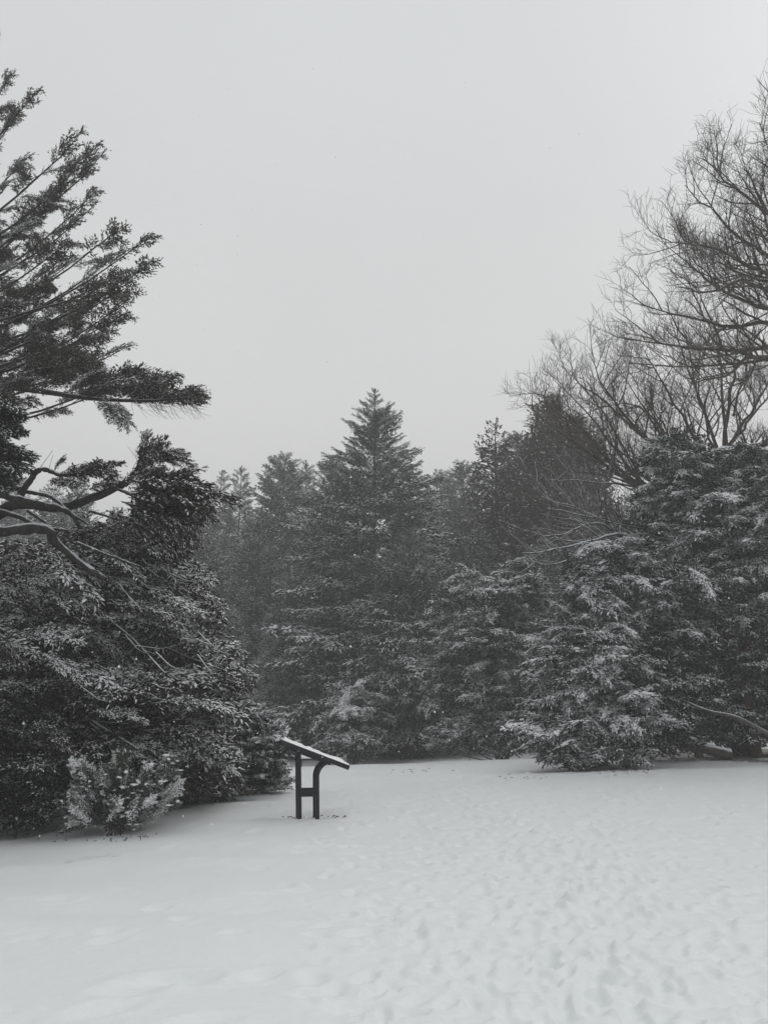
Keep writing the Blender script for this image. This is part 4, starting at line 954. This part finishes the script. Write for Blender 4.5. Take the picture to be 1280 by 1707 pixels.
bare_tree('taller leafless tree whose dark limbs reach in from the right border high above the yew', 1430, D2, (1400, 120, D2), .30, [
    ([(1425, 680, D2), (1340, 590, D2 - .5), (1280, 570, D2 - 1), (1180, 578, D2 - 1.3), (1100, 570, D2 - 1.6), (1005, 553, D2 - 2)], .10, 3),
    ([(1425, 640, D2), (1340, 560, D2), (1280, 535, D2), (1200, 536, D2 + .3), (1120, 520, D2 + .5), (1020, 492, D2 + .7)], .10, 3),
    ([(1422, 600, D2), (1340, 530, D2 + .5), (1260, 508, D2 + 1), (1180, 470, D2 + 1.2), (1075, 385, D2 + 1.5)], .09, 3),
    ([(1420, 560, D2), (1330, 490, D2 - .6), (1250, 440, D2 - 1), (1160, 400, D2 - 1.2), (1085, 395, D2 - 1.5)], .08, 3),
    ([(1420, 540, D2), (1320, 450, D2 + .6), (1240, 400, D2 + 1), (1170, 340, D2 + 1.4), (1125, 295, D2 + 1.8)], .09, 3),
    ([(1418, 480, D2), (1330, 400, D2), (1260, 340, D2), (1200, 290, D2), (1155, 250, D2)], .09, 3),
    ([(1415, 420, D2), (1340, 340, D2 - .5), (1290, 270, D2 - 1), (1255, 190, D2 - 1)], .08, 3),
    ([(1410, 380, D2), (1360, 290, D2), (1310, 210, D2 + .5), (1290, 120, D2 + 1)], .08, 2),
    ([(1425, 600, D2), (1310, 505, D2 - 1), (1230, 460, D2 - 1.7), (1170, 480, D2 - 2), (1110, 470, D2 - 2)], .06, 2),
    ([(1425, 640, D2), (1330, 610, D2 - 1), (1240, 590, D2 - 2), (1200, 625, D2 - 2.4), (1130, 640, D2 - 2.6)], .07, 2),
    ([(1418, 460, D2), (1500, 380, D2), (1560, 280, D2)], .1, 2),
    ([(1420, 560, D2), (1520, 500, D2 + 1), (1620, 430, D2 + 1)], .1, 2),
    ([(1420, 520, D2), (1300, 420, D2 + 1.5), (1260, 330, D2 + 2), (1225, 250, D2 + 2.2)], .07, 3),
], 4)

left_mass()

# ------------------------------------------------------------------ litter, weeds, falling snow
def debris():
    r = np.random.RandomState(90); T = Twigs(91)
    spots = [((690, 1286), 14, .5), ((560, 1363), 10, .18), ((478, 1364), 4, .05), ((500, 1365), 4, .06), ((860, 1297), 8, .3), ((1050, 1289), 14, .5), ((900, 1296), 6, .4), ((225, 1398), 16, .25), ((100, 1400), 5, .4), ((175, 1402), 8, .2)]
    for (q, n, s) in spots:
        c = hit(*q)
        for k in range(n):
            x = c[0] + r.normal(0, s); y = c[1] + r.normal(0, s * .6); z = G(x, y) + .012; a = r.uniform(0, 6.3); l = r.uniform(.02, .06) * (c[1] / 14)
            T.put(np.array([[x, y, z], [x + cos(a) * l * .5, y + sin(a) * l * .5, z + .012], [x + cos(a) * l, y + sin(a) * l, z + .004]]), .007, .004, 4)
    m, n_, l_, b = base_mat('dead_twig', .9); b.inputs['Base Color'].default_value = (.05, .04, .03, 1)
    o = link('twig_litter', T.build('twig_litter', (0, 0, 0), m)); props(o, kind='stuff')
debris()
def snowfall():
    r = np.random.RandomState(95); n = 13000
    y = 3.5 + 34 * r.rand(n) ** .6; x = r.uniform(-.56, .56, n) * y * 1.1; z = r.uniform(0, 1, n) ** .9 * (2 + y * .85)
    P = np.stack([x, y, z], 1); R = r.uniform(.0028, .0056, n)[:, None] * (1 + .6 * (r.rand(n, 1) < .1))
    o = np.array([[1, 0, 0], [-1, 0, .2], [0, 1, 0], [0, -1, -.1], [.1, 0, 1.3], [0, .1, -1.2]])
    o = np.array([[1, 0, -.5], [-.7, .9, -.4], [-.6, -.9, -.5], [0, 0, 1.3]]); V = (P[:, None] + o[None] * R[:, None] * 1.15 * r.uniform(.6, 1.3, (n, 4, 1))).reshape(-1, 3)
    F = np.array([[0, 1, 3], [1, 2, 3], [2, 0, 3], [1, 0, 2]])
    F = (np.arange(n)[:, None, None] * 4 + F[None]).reshape(-1, 3)
    k = np.repeat(ground(x, y) > z, 4); F = F[~k]
    o = link('falling_snow', mesh_np('falling_snow', V, None, F, mats=[M_SNOW])); props(o, kind='stuff')
snowfall()

# ------------------------------------------------------------------ air thick with snow
def haze():
    V = []; F = []; box(V, F, (-430, -430, -3.0), (430, 430, 34)); V = np.concatenate(V); F = np.concatenate(F)
    m = bpy.data.materials.new('haze_air'); m.use_nodes = True; n = m.node_tree.nodes; l = m.node_tree.links
    n.remove(n['Principled BSDF']); pv = n.new('ShaderNodeVolumePrincipled'); pv.inputs['Color'].default_value = (.965, .965, .975, 1); pv.inputs['Density'].default_value = HAZE
    pv.inputs['Anisotropy'].default_value = .0
    l.new(pv.outputs[0], n['Material Output'].inputs['Volume'])
    o = link('haze', mesh_np('haze', V, F, mats=[m], smooth4=False)); props(o, kind='stuff')
HAZE = 0.0054
haze()
